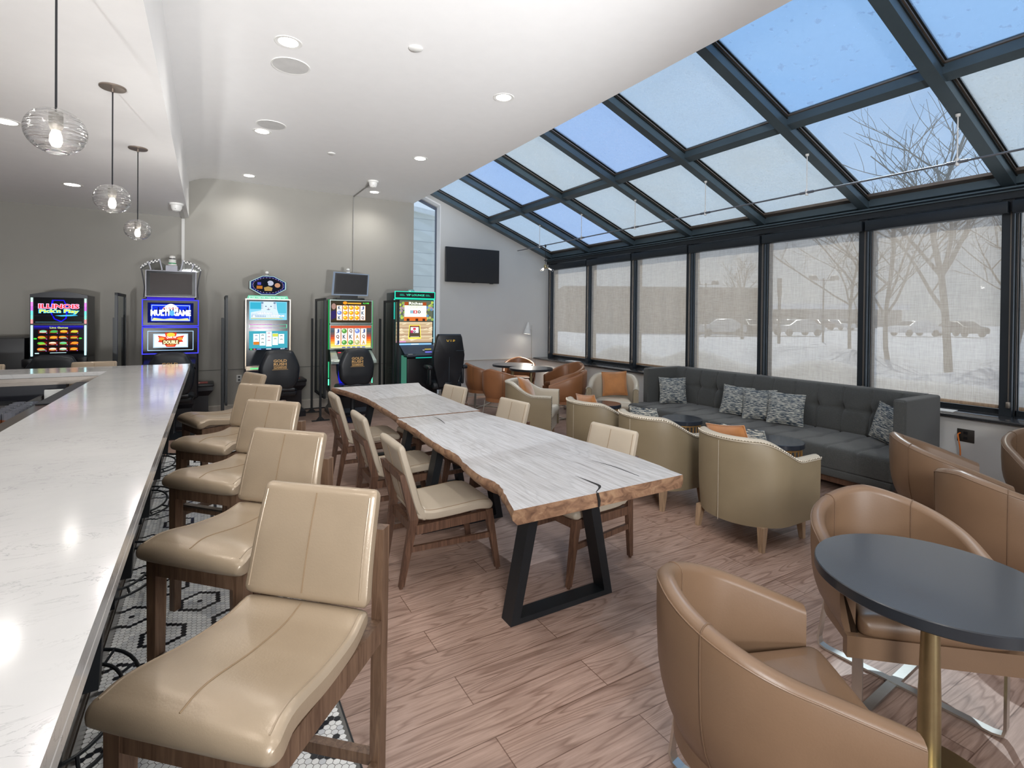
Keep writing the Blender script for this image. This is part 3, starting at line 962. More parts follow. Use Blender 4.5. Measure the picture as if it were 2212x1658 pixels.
# working side of the bar
us = thing('underbar_station', 'stainless steel underbar drainboard and rail inside the bar corner', 'bar sink', (-1.6, 6.0, 0))
MB().box(-3.4, .72, .345, .40, .965, 1.03).box(-3.4, .72, .33, .40, .985, .995).build('rail', M_STEEL, us, smooth=0)
MB().box(-3.4, .44, .33, .40, .0, .965).build('apron', plain('dark_blue_black_liner', (22, 24, 34), .4), us, smooth=0)
mb = MB()
mb.box(-3.0, .29, -.32, .30, .80, .81).box(-3.0, .29, -.32, -.30, .81, .88).box(.27, .29, -.30, .30, .81, .88)
mb.build('drainboard', plain('dull_dark_steel', (70, 68, 68), .4, metal=.6), us, smooth=0)
mb = MB()
for k in range(22): mb.box(-2.6, .12, -.28 + k * .024, -.272 + k * .024, .835, .85)
for k in range(12): mb.box(-2.6 + k * .24, -2.59 + k * .24, -.28, .25, .826, .836)
mb.build('grate', M_BLACK, us, smooth=0)
MB().box(-3.0, .29, -.32, .30, .3, .80).build('cabinet', M_BARP, us, smooth=0)
ib = MB(); ib.box(-1.06, -.86, -1.2, 6.4, .955, .985)
tag(ib.build('bar_ledge', M_BARP, smooth=0), 'glossy dark bronze service ledge along the inner edge of the countertop', 'ledge')
mb = MB(); mb.rbox(-1.06, -.90, 4.85, 6.2, .985, .995, .004, 2)
tag(mb.build('bar_mat', plain('black_rubber_mat', (34, 36, 42), .6, bump=.4, bs=200)), 'black rubber bar mat lying on the service ledge near the bar corner', 'bar mat')
mb = MB(); mb.rbox(-1.52, -1.12, 6.17, 6.32, .885, .897, .004, 2)
M_CB = plain('white_cutting_board', (222, 224, 222), .4)
mb = MB(); mb.rbox(-1.30, -1.08, 6.24, 6.26, .74, .93, .006, 2)
tag(mb.build('cutting_board', M_CB), 'white cutting board leaning inside the bar corner behind the rubber mat', 'cutting board')
M_CRYS = plain('cut_glass', (118, 120, 128), .08, spec=.8)
M_AMB = plain('amber_cut_glass', (150, 92, 60), .1, spec=.8)
gp = None
k = 0
for iy in range(7):
    for ix in range(2):
        x = -1.16 - ix * .075; y = 4.72 + iy * .085 + ix * .02
        lbs = 'cut crystal tumbler standing in the cluster of bar glasses by the ledge'
        if gp is None:
            gp = thing('tumbler_glass', lbs, 'glass', (x, y, .86), 0, 'cut crystal tumblers inside the bar')
            pr = [(0, 0), (.03, 0), (.036, .05), (.038, .10), (.035, .10), (.032, .05), (.026, .008), (0, .008)]
            MB().lathe(pr, 12, M_CRYS).build('glass_body', None, gp, smooth=10)
            MB().lathe([(.0305, .012), (.0335, .03), (.0365, .05), (.0375, .058)], 12, cap=False).build('cut_band', M_AMB, gp, smooth=10)
        else: dup(gp, lbs, (x, y, .86))
sh = MB(); sh.box(-1.30, -1.07, 4.4, 5.5, .84, .86)
tag(sh.build('glass_shelf', M_BARP, smooth=0), 'narrow dark shelf carrying the crystal tumblers behind the bar ledge', 'shelf')

# ================================================================== BAR STOOLS
def make_stool(lb):
    s = thing('bar_stool', lb, 'bar stool', (0, 0, 0), 0, 'taupe leather bar stools along the bar')
    sp_, sw_, sh2 = [(-.228, .728), (-.165, .742), (-.02, .724), (.12, .722), (.205, .742)], (.250, .210), (.041, .034)
    bp_, bw_, bh_ = [(.225, .80), (.240, .87), (.266, .97), (.300, 1.075)], (.210, .200), (.030, .028)
    st = pad(MB(), sp_, sw_, sh2).build('seat', M_STOOL, s)
    bk = pad(MB(), bp_, bw_, bh_).build('backrest', M_STOOL, s)
    MB().tube(padline(sp_, sw_, sh2, 90), .0022, 5).build('seam', M_STITCH, st)
    MB().tube(padline(bp_, bw_, bh_, 90), .0022, 5).build('seam', M_STITCH, bk)
    for a_ in (38, 142):
        MB().tube(padline(sp_, sw_, sh2, a_, off=.0), .0026, 6).build('piping', M_STOOL, st)
        MB().tube(padline(bp_, bw_, bh_, a_, off=.0), .0026, 6).build('piping', M_STOOL, bk)
    for sg in (-1, 1):
        MB().leg((sg * .208, -.20, 0), (sg * .205, -.20, .695), .036, .040, .046, .050).build('leg', M_WALNUTG, s, smooth=0)
        MB().leg((sg * .200, .30, 0), (sg * .200, .315, .98), .034, .040, .036, .044).build('leg', M_WALNUTG, s, smooth=0)
    mb = MB(); mb.box(-.185, .185, -.222, -.180, .63, .695).box(-.182, .182, .27, .31, .63, .69)
    for sg in (-1, 1): mb.bar((sg * .203, -.18, .660), (sg * .200, .29, .665), .036, .07)
    mb.build('apron', M_WALNUTG, s, smooth=0)
    for sg in (-1, 1): MB().bar((sg * .206, -.18, .24), (sg * .200, .29, .24), .024, .036).build('stretcher', M_WALNUTG, s, smooth=0)
    MB().box(-.19, .19, .285, .315, .24, .275).build('stretcher', M_WALNUTG, s, smooth=0)
    fr = MB().box(-.19, .19, -.214, -.186, .27, .31).build('stretcher', M_WALNUTG, s, smooth=0)
    MB().box(-.18, .18, -.220, -.182, .3, .314).build('foot_plate', M_STEEL, fr, smooth=0)
    return s
S0 = make_stool('nearest and largest taupe leather bar stool beside the quartz bar')
S0.location = (.112, 1.515, 0); S0.rotation_euler = (0, 0, R(-43))
for x, y, a, lb in ((.115, 2.43, -46, 'second taupe leather bar stool from the camera along the bar'),
                    (.135, 3.38, -47, 'third taupe leather bar stool from the camera, middle of the row of five'),
                    (.125, 4.27, -48, 'fourth taupe leather bar stool from the camera along the bar'),
                    (.09, 5.22, -70, 'farthest taupe leather bar stool of the row, turned more to the bar'),
                    (-1.09, 6.98, 0, 'taupe bar stool on the far side of the bar right of the black chair back'),
                    (-2.02, 6.98, 0, 'taupe bar stool on the far side of the bar, cut off by the picture edge')):
    dup(S0, lb, (x, y, 0), R(a))

# ================================================================== DINING CHAIRS
def make_dining(lb):
    s = thing('dining_chair', lb, 'dining chair', (0, 0, 0), 0, 'beige dining chairs at the live edge table')
    sp_, sw_, sh2 = [(-.235, .430), (-.16, .438), (0, .430), (.14, .427), (.215, .440)], (.235, .228), (.038, .036)
    bp_, bw_, bh_ = [(.200, .430), (.236, .49), (.268, .60), (.305, .73), (.338, .845)], (.230, .215), (.030, .028)
    st = pad(MB(), sp_, sw_, sh2).build('seat', M_DINING, s)
    bk = pad(MB(), bp_, bw_, bh_).build('backrest', M_DINING, s)
    for a_ in (38, 142): MB().tube(padline(sp_, sw_, sh2, a_, off=0), .0022, 6).build('piping', M_STITCH, st)
    for a_ in (38, 142, 218, 322): MB().tube(padline(bp_, bw_, bh_, a_, off=0), .0020, 6).build('piping', M_STITCH, bk)
    MB().tube(padline(bp_, bw_, bh_, 90, trim=(.15, 0)), .0020, 5).build('seam', M_STITCH, bk)
    MB().tube(padline(bp_, bw_, bh_, 270, trim=(.15, 0)), .0020, 5).build('seam', M_STITCH, bk)
    for sg in (-1, 1):
        MB().leg((sg * .222, -.305, 0.012), (sg * .212, -.235, .405), .028, .030, .044, .048).lathe([(0, 0), (.011, 0), (.011, .014)], 10, c=(sg * .222, -.305, 0)).build('leg', M_WALNUT, s, smooth=0)
        MB().leg((sg * .172, .325, 0.012), (sg * .205, .262, .42), .028, .032, .036, .052).leg((sg * .205, .262, .42), (sg * .200, .338, .70), .036, .052, .034, .030).lathe([(0, 0), (.011, 0), (.011, .014)], 10, c=(sg * .172, .325, 0)).build('leg', M_WALNUT, s, smooth=0)
    mb = MB(); mb.box(-.19, .19, -.255, -.22, .345, .395).box(-.19, .19, .24, .275, .33, .385)
    for sg in (-1, 1): mb.bar((sg * .212, -.22, .368), (sg * .206, .25, .355), .03, .055)
    mb.build('seat_frame', M_WALNUT, s, smooth=0)
    MB().box(-.185, .185, .318, .346, .655, .70).build('back_rail', M_WALNUT, s, smooth=0)
    for sg in (-1, 1): MB().bar((sg * .216, -.265, .235), (sg * .190, .285, .235), .022, .034).build('stretcher', M_WALNUT, s, smooth=0)
    return s
D0 = make_dining('beige dining chair on the stool side of the table, nearest the camera')
D0.location = (1.335, 3.165, 0); D0.rotation_euler = (0, 0, R(89))
for x, y, a, lb in ((1.36, 4.10, 89, 'middle beige dining chair on the stool side of the live edge table'),
                    (1.40, 5.24, 89, 'farthest beige dining chair on the stool side of the live edge table'),
                    (2.165, 2.76, -83, 'beige dining chair on the lounge side, seen through the near table legs'),
                    (2.13, 4.09, -83, 'beige dining chair on the lounge side at the seam of the two slabs'),
                    (2.04, 5.20, -80, 'small looking beige dining chair on the lounge side near the black VIP chair')):
    dup(D0, lb, (x, y, 0), R(a))

# ================================================================== LIVE EDGE TABLE
S1L = [(1.213, 2.02), (1.276, 2.215), (1.312, 2.316), (1.325, 2.422), (1.308, 2.56), (1.329, 2.779), (1.376, 3.047), (1.364, 3.237), (1.377, 3.579), (1.398, 3.872), (1.405, 4.098), (1.40, 4.30)]
S1R = [(2.323, 2.02), (2.357, 2.4), (2.333, 2.715), (2.330, 2.828), (2.265, 3.53), (2.165, 4.30)]
S2L = [(1.43, 4.335), (1.436, 4.50), (1.450, 5.086), (1.455, 5.517), (1.39, 6.133), (1.30, 6.50)]
S2R = [(2.205, 4.335), (2.215, 5.0), (2.233, 5.481), (2.289, 6.023), (2.389, 6.484)]
def densify(P, amp, seed):
    r = random.Random(seed); Q = crom([(x, y, 0) for x, y in P], 4)
    return [(p.x + r.uniform(-amp, amp), p.y) for p in Q]
def slab(Lf, Rt_, seed):
    a = densify(Lf, .005, seed); b = densify(Rt_, .003, seed + 1)
    poly = a + b[::-1]
    poly = [(x, y) for x, y in poly][::-1]
    n = len(poly)
    cx = sum(p[0] for p in poly) / n
    r = random.Random(seed + 5)
    mb = MB()
    rings = []
    for z, off in ((.760, 0), (.752, -.004), (.735, -.012), (.715, -.006), (.697, .012), (.688, .02)):
        ring = []
        for k, (x, y) in enumerate(poly):
            s_ = 1 if x < cx else -1
            jj = r.uniform(-.003, .003)
            ring.append((x + s_ * (off * (1 if x < cx else .4) + jj), y, z))
        rings.append(ring)
    vs = [p for q in rings for p in q]
    mb.add(vs, [tuple(range(n))], M_SLAB)
    fs = [tuple((len(rings) - 1) * n + k for k in range(n - 1, -1, -1))]
    for i in range(len(rings) - 1):
        for k in range(n):
            l = (k + 1) % n
            fs.append((i * n + k, (i + 1) * n + k, (i + 1) * n + l, i * n + l))
    mb.add(vs, fs, M_EDGE)
    return mb
def table_frame(y, xc):
    mb = MB()
    hb, htp, wy, tx = .352, .215, .05, .03
    zt = .688
    mb.add([(xc - hb, y - wy, 0), (xc + hb, y - wy, 0), (xc + htp, y - wy, zt), (xc - htp, y - wy, zt),
            (xc - hb + 2 * tx, y - wy, .03), (xc + hb - 2 * tx, y - wy, .03), (xc + htp - 2 * tx, y - wy, zt - .012), (xc - htp + 2 * tx, y - wy, zt - .012)] +
           [(xc - hb, y + wy, 0), (xc + hb, y + wy, 0), (xc + htp, y + wy, zt), (xc - htp, y + wy, zt),
            (xc - hb + 2 * tx, y + wy, .03), (xc + hb - 2 * tx, y + wy, .03), (xc + htp - 2 * tx, y + wy, zt - .012), (xc - htp + 2 * tx, y + wy, zt - .012)],
           [(0, 1, 5, 4), (1, 2, 6, 5), (2, 3, 7, 6), (3, 0, 4, 7), (8, 12, 13, 9), (9, 13, 14, 10), (10, 14, 15, 11), (11, 15, 12, 8),
            (0, 8, 9, 1), (1, 9, 10, 2), (2, 10, 11, 3), (3, 11, 8, 0), (4, 5, 13, 12), (5, 6, 14, 13), (6, 7, 15, 14), (7, 4, 12, 15)])
    return mb
M_CRACK = plain('dark_wood_check', (22, 18, 16), .8)
def crackmesh(mb, pts, wd):
    P = crom([(x, y, 0) for x, y in pts], 4)
    n = len(P)
    vs = []
    for i, p in enumerate(P):
        ww = wd * math.sin(PI * min(1, (i + .6) / n + .05)) + .0008
        vs += [(p.x - ww, p.y, .7606), (p.x + ww, p.y, .7606)]
    mb.add(vs, [(2 * i, 2 * i + 1, 2 * i + 3, 2 * i + 2) for i in range(n - 1)])
tb = thing('live_edge_table', 'near long live edge slab table with grey washed top and black legs', 'table', (0, 0, 0), 0, 'live edge slab tables')
tp = slab(S1L, S1R, 3).build('tabletop', None, tb, smooth=50)
for pts_, w_ in (([(2.086, 2.12), (2.085, 2.328), (2.055, 2.50)], .004), ([(1.681, 3.93), (1.708, 4.12), (1.702, 4.27)], .004)):
    mb = MB(); crackmesh(mb, pts_, w_); mb.build('split', M_CRACK, tp, smooth=0)
mb = MB(); crackmesh(mb, [(1.70, 2.03), (1.775, 2.09), (1.782, 2.157), (1.772, 2.30)], .009)
mb.wallpoly([(1.692, .759), (1.703, .761), (1.716, .72), (1.712, .69), (1.704, .69), (1.702, .72)], 2.012, 2.03)
mb.build('split', M_CRACK, tp, smooth=0)
for y in (2.39, 3.72): table_frame(y, 1.74).build('leg_frame', M_BLACK, tb, smooth=0)
tb2 = thing('live_edge_table', 'far live edge slab table behind the seam, nearer the slot machines', 'table', (0, 0, 0), 0, 'live edge slab tables')
tp2 = slab(S2L, S2R, 9).build('tabletop', None, tb2, smooth=50)
mb = MB(); crackmesh(mb, [(1.62, 5.9), (1.70, 5.98), (1.78, 6.02)], .004); mb.build('split', M_CRACK, tp2, smooth=0)
for y in (4.62, 5.95): table_frame(y, 1.82).build('leg_frame', M_BLACK, tb2, smooth=0)

# ================================================================== TUB CHAIRS
def shell(mb, rad, arm, thick, zb, topf, m, mtop=None, taper=.0, N=40, ry=1.0):
    """U shaped upholstered wall, open towards -Y. topf(s) = rim height for s = 0 (back) .. 1 (arm front)"""
    path = []
    for k in range(8): path.append((rad, -arm + arm * k / 8, 1, 0))
    for k in range(N + 1):
        a = PI * k / N
        path.append((rad * math.cos(a), ry * rad * math.sin(a), math.cos(a), math.sin(a)))
    for k in range(1, 9): path.append((-rad, -arm * k / 8, -1, 0))
    K = len(path)
    # arc length parameter
    Ls = [0]
    for i in range(1, K): Ls.append(Ls[-1] + math.hypot(path[i][0] - path[i - 1][0], path[i][1] - path[i - 1][1]))
    rings = []
    for i, (x, y, nx, ny) in enumerate(path):
        s = abs(Ls[i] / Ls[-1] * 2 - 1)
        zt = topf(s)
        h = thick / 2
        sec = []
        tpz = taper
        # inner bottom -> inner top -> rim -> outer top -> outer bottom
        for off, z in ((-h, zb), (-h, zb + (zt - zb) * .5), (-h, zt - h)): sec.append((off, z))
        for a in (150, 120, 90, 60, 30): sec.append((h * math.cos(R(a)), zt - h + h * math.sin(R(a))))
        for u in (1, .75, .5, .375, .25, .12, 0):
            z = zb + (zt - h - zb) * u
            sec.append((h - tpz * (1 - u) ** 4, z))
        rings.append([(x + nx * o_, y + ny * o_, z) for o_, z in sec])
    mb.loft(rings, m)
    return mb

def smooth01(a, b, x):
    u = max(0, min(1, (x - a) / (b - a))); return u * u * (3 - 2 * u)

def make_tub(lb, leather, group):
    """low tub chair on a flat bar sled base"""
    RT = .305
    s = thing('tub_chair', lb, 'tub chair', (0, 0, 0), 0, group)
    top = lambda q: .808 - .235 * q ** 1.3
    sh_ = shell(MB(), RT, .27, .06, .27, top, None, taper=.10).build('shell', leather, s, smooth=50)
    M_TS = plain('dark_leather_thread', (104, 80, 60), .8)
    # seams on the rim and back
    mb = MB()
    for a in (52, 128):
        ca, sa = math.cos(R(a)), math.sin(R(a))
        sq = 1 - a / 90 if a < 90 else a / 90 - 1
        frac = abs((.27 + RT * R(a)) / (.54 + RT * PI) * 2 - 1)
        zt = top(frac); h = .03
        pts = [((RT - h - .001) * ca, (RT - h - .001) * sa, z) for z in (.46, .55, zt - h)] + \
              [((RT + (h + .001) * math.cos(R(b))) * ca, (RT + (h + .001) * math.cos(R(b))) * sa, zt - h + (h + .001) * math.sin(R(b))) for b in (150, 120, 90, 60, 30, 0)] + \
              [((RT + h + .001 - .10 * (1 - u) ** 4) * ca, (RT + h + .001 - .10 * (1 - u) ** 4) * sa, .27 + (zt - h - .27) * u) for u in (.75, .5, .375, .25, .12, 0)]
        mb.tube(pts, .0022, 5)
    mb.build('seam', M_TS, sh_)
    # rim piping outside
    mb = MB(); pts = []
    for k in range(41):
        a = PI * k / 40
        frac = abs((.27 + RT * a) / (.54 + RT * PI) * 2 - 1)
        pts.append(((RT + .0285) * math.cos(a), (RT + .0285) * math.sin(a), top(frac) - .022))
    pts = [((RT + .0285), -.268, top(1) - .022)] + pts + [(-(RT + .0285), -.268, top(1) - .022)]
    mb.tube(pts, .003, 6); mb.build('piping', leather, sh_)
    mb = MB(); poly = [(.270, -.285)] + [(.225 * math.cos(PI * k / 20), .225 * math.sin(PI * k / 20)) for k in range(21)] + [(-.270, -.285)]
    mb.prism(poly, .272, .35).box(-.318, .318, -.300, -.262, .272, .36)
    mb.build('seat_base', leather, s, smooth=40)
    pad(MB(), [(-.27, .402), (-.1, .405), (.14, .398)], (.268, .18), (.050, .044), e=6).build('seat_cushion', leather, s)
    mb = MB()
    for sg in (-1, 1):
        # closed flat-bar loop: front upright, floor runner crossing to the opposite rear corner, rear upright
        P = [Vector((sg * .265, -.27, .275)), Vector((sg * .265, -.27, .05)), Vector((sg * .262, -.262, .018)), Vector((sg * .24, -.24, .006 + (sg > 0) * .003)),
             Vector((-sg * .20, .20, .006 + (sg > 0) * .003)), Vector((-sg * .222, .222, .018)), Vector((-sg * .225, .23, .05)), Vector((-sg * .20, .21, .275))]
        sd = Vector((P[4] - P[3])).normalized().cross(Vector((0, 0, 1))).normalized()
        rings = []
        for i, p in enumerate(P):
            d = (P[min(i + 1, 7)] - P[max(i - 1, 0)]).normalized()
            nn_ = sd.cross(d).normalized()
            rings.append([p + sd * a * .019 + nn_ * b * .005 for a, b in ((-1, -1), (1, -1), (1, 1), (-1, 1))])
        o = MB().loft(rings).build('sled_leg', M_CHROME, s, smooth=20)
    return s
GT = 'tan leather tub chairs around the near bistro tables'
K0 = make_tub('nearest tan leather tub chair, cut off by the lower picture edge', M_TAN, GT)
K0.location = (1.55, 1.01, 0); K0.rotation_euler = (0, 0, face(.83, -.56))
dup(K0, 'tan leather tub chair facing the camera just behind the near dark bistro table', (2.69, 1.12, 0), face(-.66, -.75))
dup(K0, 'tan leather tub chair in front of the near arm of the charcoal sofa', (4.63, 1.62, 0), face(.55, -.83))
dup(K0, 'tan leather tub chair seen from behind at the right picture edge', (3.93, 1.08, 0), face(.92, -.40))
dup(K0, 'sliver of a tan leather tub chair at the right edge below the window sill', (5.50, 1.22, 0), face(-.75, -.65))
GC = 'cognac leather tub chairs in the far corner'
F0 = make_tub('cognac leather tub chair half hidden by the black VIP chair', M_COGNAC, GC)
F0.location = (4.32, 8.38, 0); F0.rotation_euler = (0, 0, face(.9, -.1))
dup(F0, 'cognac leather tub chair showing its back, left of the round far tables', (4.16, 7.36, 0), face(.92, .38))
dup(F0, 'bright cognac tub chair facing forward behind the far round tables', (5.42, 8.92, 0), face(-.55, -.85))
dup(F0, 'cognac tub chair right of the far tables below the window sill', (5.72, 7.72, 0), face(-.97, -.1))
dup(F0, 'cognac tub chair with its back to us right of the far tables', (4.98, 6.72, 0), face(-.80, .60))

# club chairs with nailheads
def make_club(lb):
    s = thing('club_chair', lb, 'club chair', (0, 0, 0), 0, 'cream and olive leather club chairs with nailheads')
    def top(q):
        return .79 - .155 * smooth01(.30, .74, q)
    rad, arm, th = .33, .34, .075
    sh_ = shell(MB(), rad, arm, th, .165, top, None, taper=.02, ry=.92).build('shell', M_CLUB, s, smooth=50)
    # cream inner lining
    mb = MB()
    rings = []
    N = 40
    path = [(rad, -arm + arm * k / 8, 1, 0) for k in range(8)] + [(rad * math.cos(PI * k / N), .92 * rad * math.sin(PI * k / N), math.cos(PI * k / N), math.sin(PI * k / N)) for k in range(N + 1)] + [(-rad, -arm * k / 8, -1, 0) for k in range(1, 9)]
    Ls = [0]
    for i in range(1, len(path)): Ls.append(Ls[-1] + math.hypot(path[i][0] - path[i - 1][0], path[i][1] - path[i - 1][1]))
    nail_out = []; rimo = []
    for i, (x, y, nx, ny) in enumerate(path):
        q = abs(Ls[i] / Ls[-1] * 2 - 1); zt = top(q); h = th / 2
        sec = [(-h - .004, .30), (-h - .004, .5), (-h - .004, zt - h)] + [((h + .004) * math.cos(R(a)), zt - h + (h + .004) * math.sin(R(a))) for a in (150, 120, 90, 60, 35)]
        rings.append([(x + nx * o_, y + ny * o_, z) for o_, z in sec])
        rimo.append(Vector((x + nx * (h + .003), y + ny * (h + .003), zt - h + .014)))
    mb.loft(rings, None, open_loop=True)
    ln = mb.build('lining', M_CLUBIN, s, smooth=60)
    mb = MB(); mb.tube(rimo, .0035, 6)
    # nailheads along the outer rim and down the arm fronts
    def nail(p, r=.0062):
        mb2.add([(p[0] + r * a, p[1] + r * b, p[2] + r * c) for a, b, c in ((1, 0, 0), (-1, 0, 0), (0, 1, 0), (0, -1, 0), (0, 0, 1), (0, 0, -1))],
                [(0, 2, 4), (2, 1, 4), (1, 3, 4), (3, 0, 4), (2, 0, 5), (1, 2, 5), (3, 1, 5), (0, 3, 5)])
    mb.build('piping', M_CLUBIN, sh_)
    mb2 = MB()
    tot = 0; nxt = 0
    for i in range(1, len(rimo)):
        a, b = rimo[i - 1], rimo[i]; l = (b - a).length
        while nxt <= tot + l:
            p = a.lerp(b, (nxt - tot) / l); nail(p + Vector((0, 0, .010))); nxt += .021
        tot += l
    for sg in (-1, 1):
        for z in [.20 + .022 * k for k in range(19)]: nail((sg * (rad + .024), -arm - .002, z))
    mb2.build('nailhead_trim', M_NAIL, sh_)
    MB().prism([(.30, -.32)] + [(.29 * math.cos(PI * k / 20), .27 * math.sin(PI * k / 20)) for k in range(21)] + [(-.30, -.32)], .165, .33).build('seat_base', M_CLUBIN, s, smooth=40)
    pad(MB(), [(-.30, .385), (-.1, .400), (.16, .388)], (.285, .20), (.062, .055), e=6).build('seat_cushion', M_CLUBIN, s)
    MB().tube([((rad - 0) * math.cos(a) + 0 * a, .92 * rad * math.sin(a) + .042 * math.sin(a), z) for a, z in [(PI / 2, .165 + (.75 - .165) * k / 6) for k in range(7)]], .0022, 5).build('seam', M_CLUBIN, sh_)
    for sx, sy in ((-1, -1), (1, -1), (-1, 1), (1, 1)):
        MB().leg((sx * .275, -.27 if sy < 0 else .225, 0), (sx * .265, -.26 if sy < 0 else .205, .17), .032, .032, .052, .052).build('leg', M_OAKLEG, s, smooth=0)
    return s
C0 = make_club('nearest club chair, olive leather back towards us beside the table end')
C0.location = (3.60, 2.50, 0); C0.rotation_euler = (0, 0, face(1, 0))
for x, y, fx, fy_, lb in ((3.57, 3.40, 1, 0, 'middle club chair of the row of three, behind the near table chair'),
                          (3.57, 4.22, 1, .0, 'far club chair of the row of three with its back to us'),
                          (3.75, 5.86, .72, -.69, 'club chair turned sideways with a crumpled orange pillow on it'),
                          (5.20, 5.84, -.70, -.71, 'cream club chair facing us with an upright orange pillow, left of the sofa')):
    dup(C0, lb, (x, y, 0), face(fx, fy_))

# pillows
def pillow_mb(w_, h_, t_, m=None, piping=None):
    mb = MB(); N = 22
    for side in (-1, 1):
        vs = []
        for i in range(N + 1):
            for j in range(N + 1):
                u = i / N * 2 - 1; v_ = j / N * 2 - 1
                pin = 1 - .07 * (1 - abs(v_) ** 2) * abs(u) ** 3; pin2 = 1 - .07 * (1 - abs(u) ** 2) * abs(v_) ** 3
                th = (max(0, 1 - abs(u) ** 2.6) * max(0, 1 - abs(v_) ** 2.6)) ** .55
                wr = 1 + .06 * math.sin(5 * u + 2 * v_) * math.sin(4 * v_)
                vs.append((u * w_ / 2 * pin, side * t_ / 2 * th * wr, v_ * h_ / 2 * pin2))
        mb.add(vs, [(i * (N + 1) + j, (i + 1) * (N + 1) + j, (i + 1) * (N + 1) + j + 1, i * (N + 1) + j + 1) for i in range(N) for j in range(N)], m)
    return mb
def pillow(name, lb, loc, rot, size, m_, grp, first=None):
    if first:
        return_ = dup(first, lb, loc); return_.rotation_euler = rot; return return_
    o = thing(name, lb, 'pillow', loc, 0, grp)
    o.rotation_euler = rot
    c = pillow_mb(size, size * .98, .13).build('cushion', m_, o, smooth=180)
    N = 14; pts = []
    for k in range(4 * N):
        s_ = k // N; u = (k % N) / N * 2 - 1
        a, b = [(u, -1), (1, u), (-u, 1), (-1, -u)][s_]
        pin = 1 - .07 * (1 - abs(b) ** 2) * abs(a) ** 3; pin2 = 1 - .07 * (1 - abs(a) ** 2) * abs(b) ** 3
        pts.append((a * size / 2 * pin, 0, b * size * .98 / 2 * pin2))
    MB().tube(pts, .006, 6, closed=True).build('piping', m_, c, smooth=180)
    return o
GP = 'blue grey woven pillows on the sofa'
P0 = pillow('throw_pillow', 'blue grey woven pillow alone in the far corner of the sofa', (5.66, 5.12, .625), (R(-14), 0, R(-36)), .37, M_TWEED, GP)
pillow('', 'left pillow of the three grouped blue grey woven pillows on the sofa', (5.70, 4.12, .625), (R(-20), R(3), R(-72)), .37, M_TWEED, GP, P0)
pillow('', 'middle pillow of the three grouped blue grey woven pillows on the sofa', (5.68, 3.80, .625), (R(-20), R(-2), R(-66)), .37, M_TWEED, GP, P0)
pillow('', 'right front pillow of the three grouped blue grey woven pillows on the sofa', (5.66, 3.46, .63), (R(-18), R(3), R(-62)), .38, M_TWEED, GP, P0)
pillow('', 'pale striped pillow half hidden behind the near arm of the sofa', (5.72, 2.46, .63), (R(-12), R(8), R(-118)), .37, M_TWEED, GP, P0)
GO = 'orange velvet pillows on the club chairs'
O0 = pillow('throw_pillow', 'upright orange velvet pillow on the cream club chair facing us', (5.31, 5.94, .645), (R(-14), R(-4), R(-44)), .37, M_VELVET, GO)
pillow('', 'folded orange velvet pillow on the sideways club chair', (3.73, 5.92, .64), (R(-24), R(10), R(35)), .34, M_VELVET, GO, O0)
pillow('', 'orange velvet pillow peeping over the far club chair of the row', (3.46, 4.25, .66), (R(-16), R(6), R(82)), .36, M_VELVET, GO, O0)
pillow('', 'orange velvet pillow peeping over the back of the nearest club chair', (3.48, 2.55, .665), (R(-20), R(8), R(84)), .36, M_VELVET, GO, O0)
pillow('', 'dark blue woven pillow peeping over the middle club chair of the row', (3.46, 3.42, .66), (R(-18), R(5), R(86)), .36, M_TWEED, GP, P0)
pillow('', 'pale woven pillow behind the orange pillow in the nearest club chair', (3.61, 2.50, .655), (R(-28), R(2), R(90)), .33, M_TWEED, GP, P0)

# ================================================================== SOFA
sf = thing('sofa', 'long charcoal tufted sofa under the blinds with woven pillows', 'sofa', (5.6, 3.8, 0))
Y0, Y1 = -1.62, 1.62
# seat block (front leans past the arms)
mb = MB(); mb.rbox(-.50, .30, Y0 - .02, Y1 - .02, .155, .235, .02, 3)
mb.build('base_rail', M_SOFA, sf)
mb = MB(); N1, N2 = 240, 16
def seatz(u, v_):
    yy_ = Y0 - .02 + u * (Y1 - Y0)
    z = .445
    c = (yy_ - Y0) / .27
    d_ = abs(c - round(c))
    z -= .016 * math.exp(-(d_ / .05) ** 2)
    z -= .014 * math.exp(-((d_ / .2) ** 2 + ((v_ - .45) / .10) ** 2))
    return z
rings = []
for i in range(N1 + 1):
    u = i / N1; yy_ = Y0 - .02 + u * (Y1 - Y0)
    ring = [(.30, yy_, .24), (.30, yy_, seatz(u, 1))]
    for k in range(1, N2): ring.append((.30 - .76 * k / N2, yy_, seatz(u, 1 - k / N2)))
    dz = seatz(u, 0) - .445
    ring += [(-.475, yy_, .440 + dz), (-.495, yy_, .428 + dz), (-.505 + (-dz) * .6, yy_, .405), (-.505 + (-dz) * .6, yy_, .32), (-.50, yy_, .24)]
    rings.append(ring)
mb.loft(rings)
mb.build('seat', M_SOFA, sf, smooth=50)
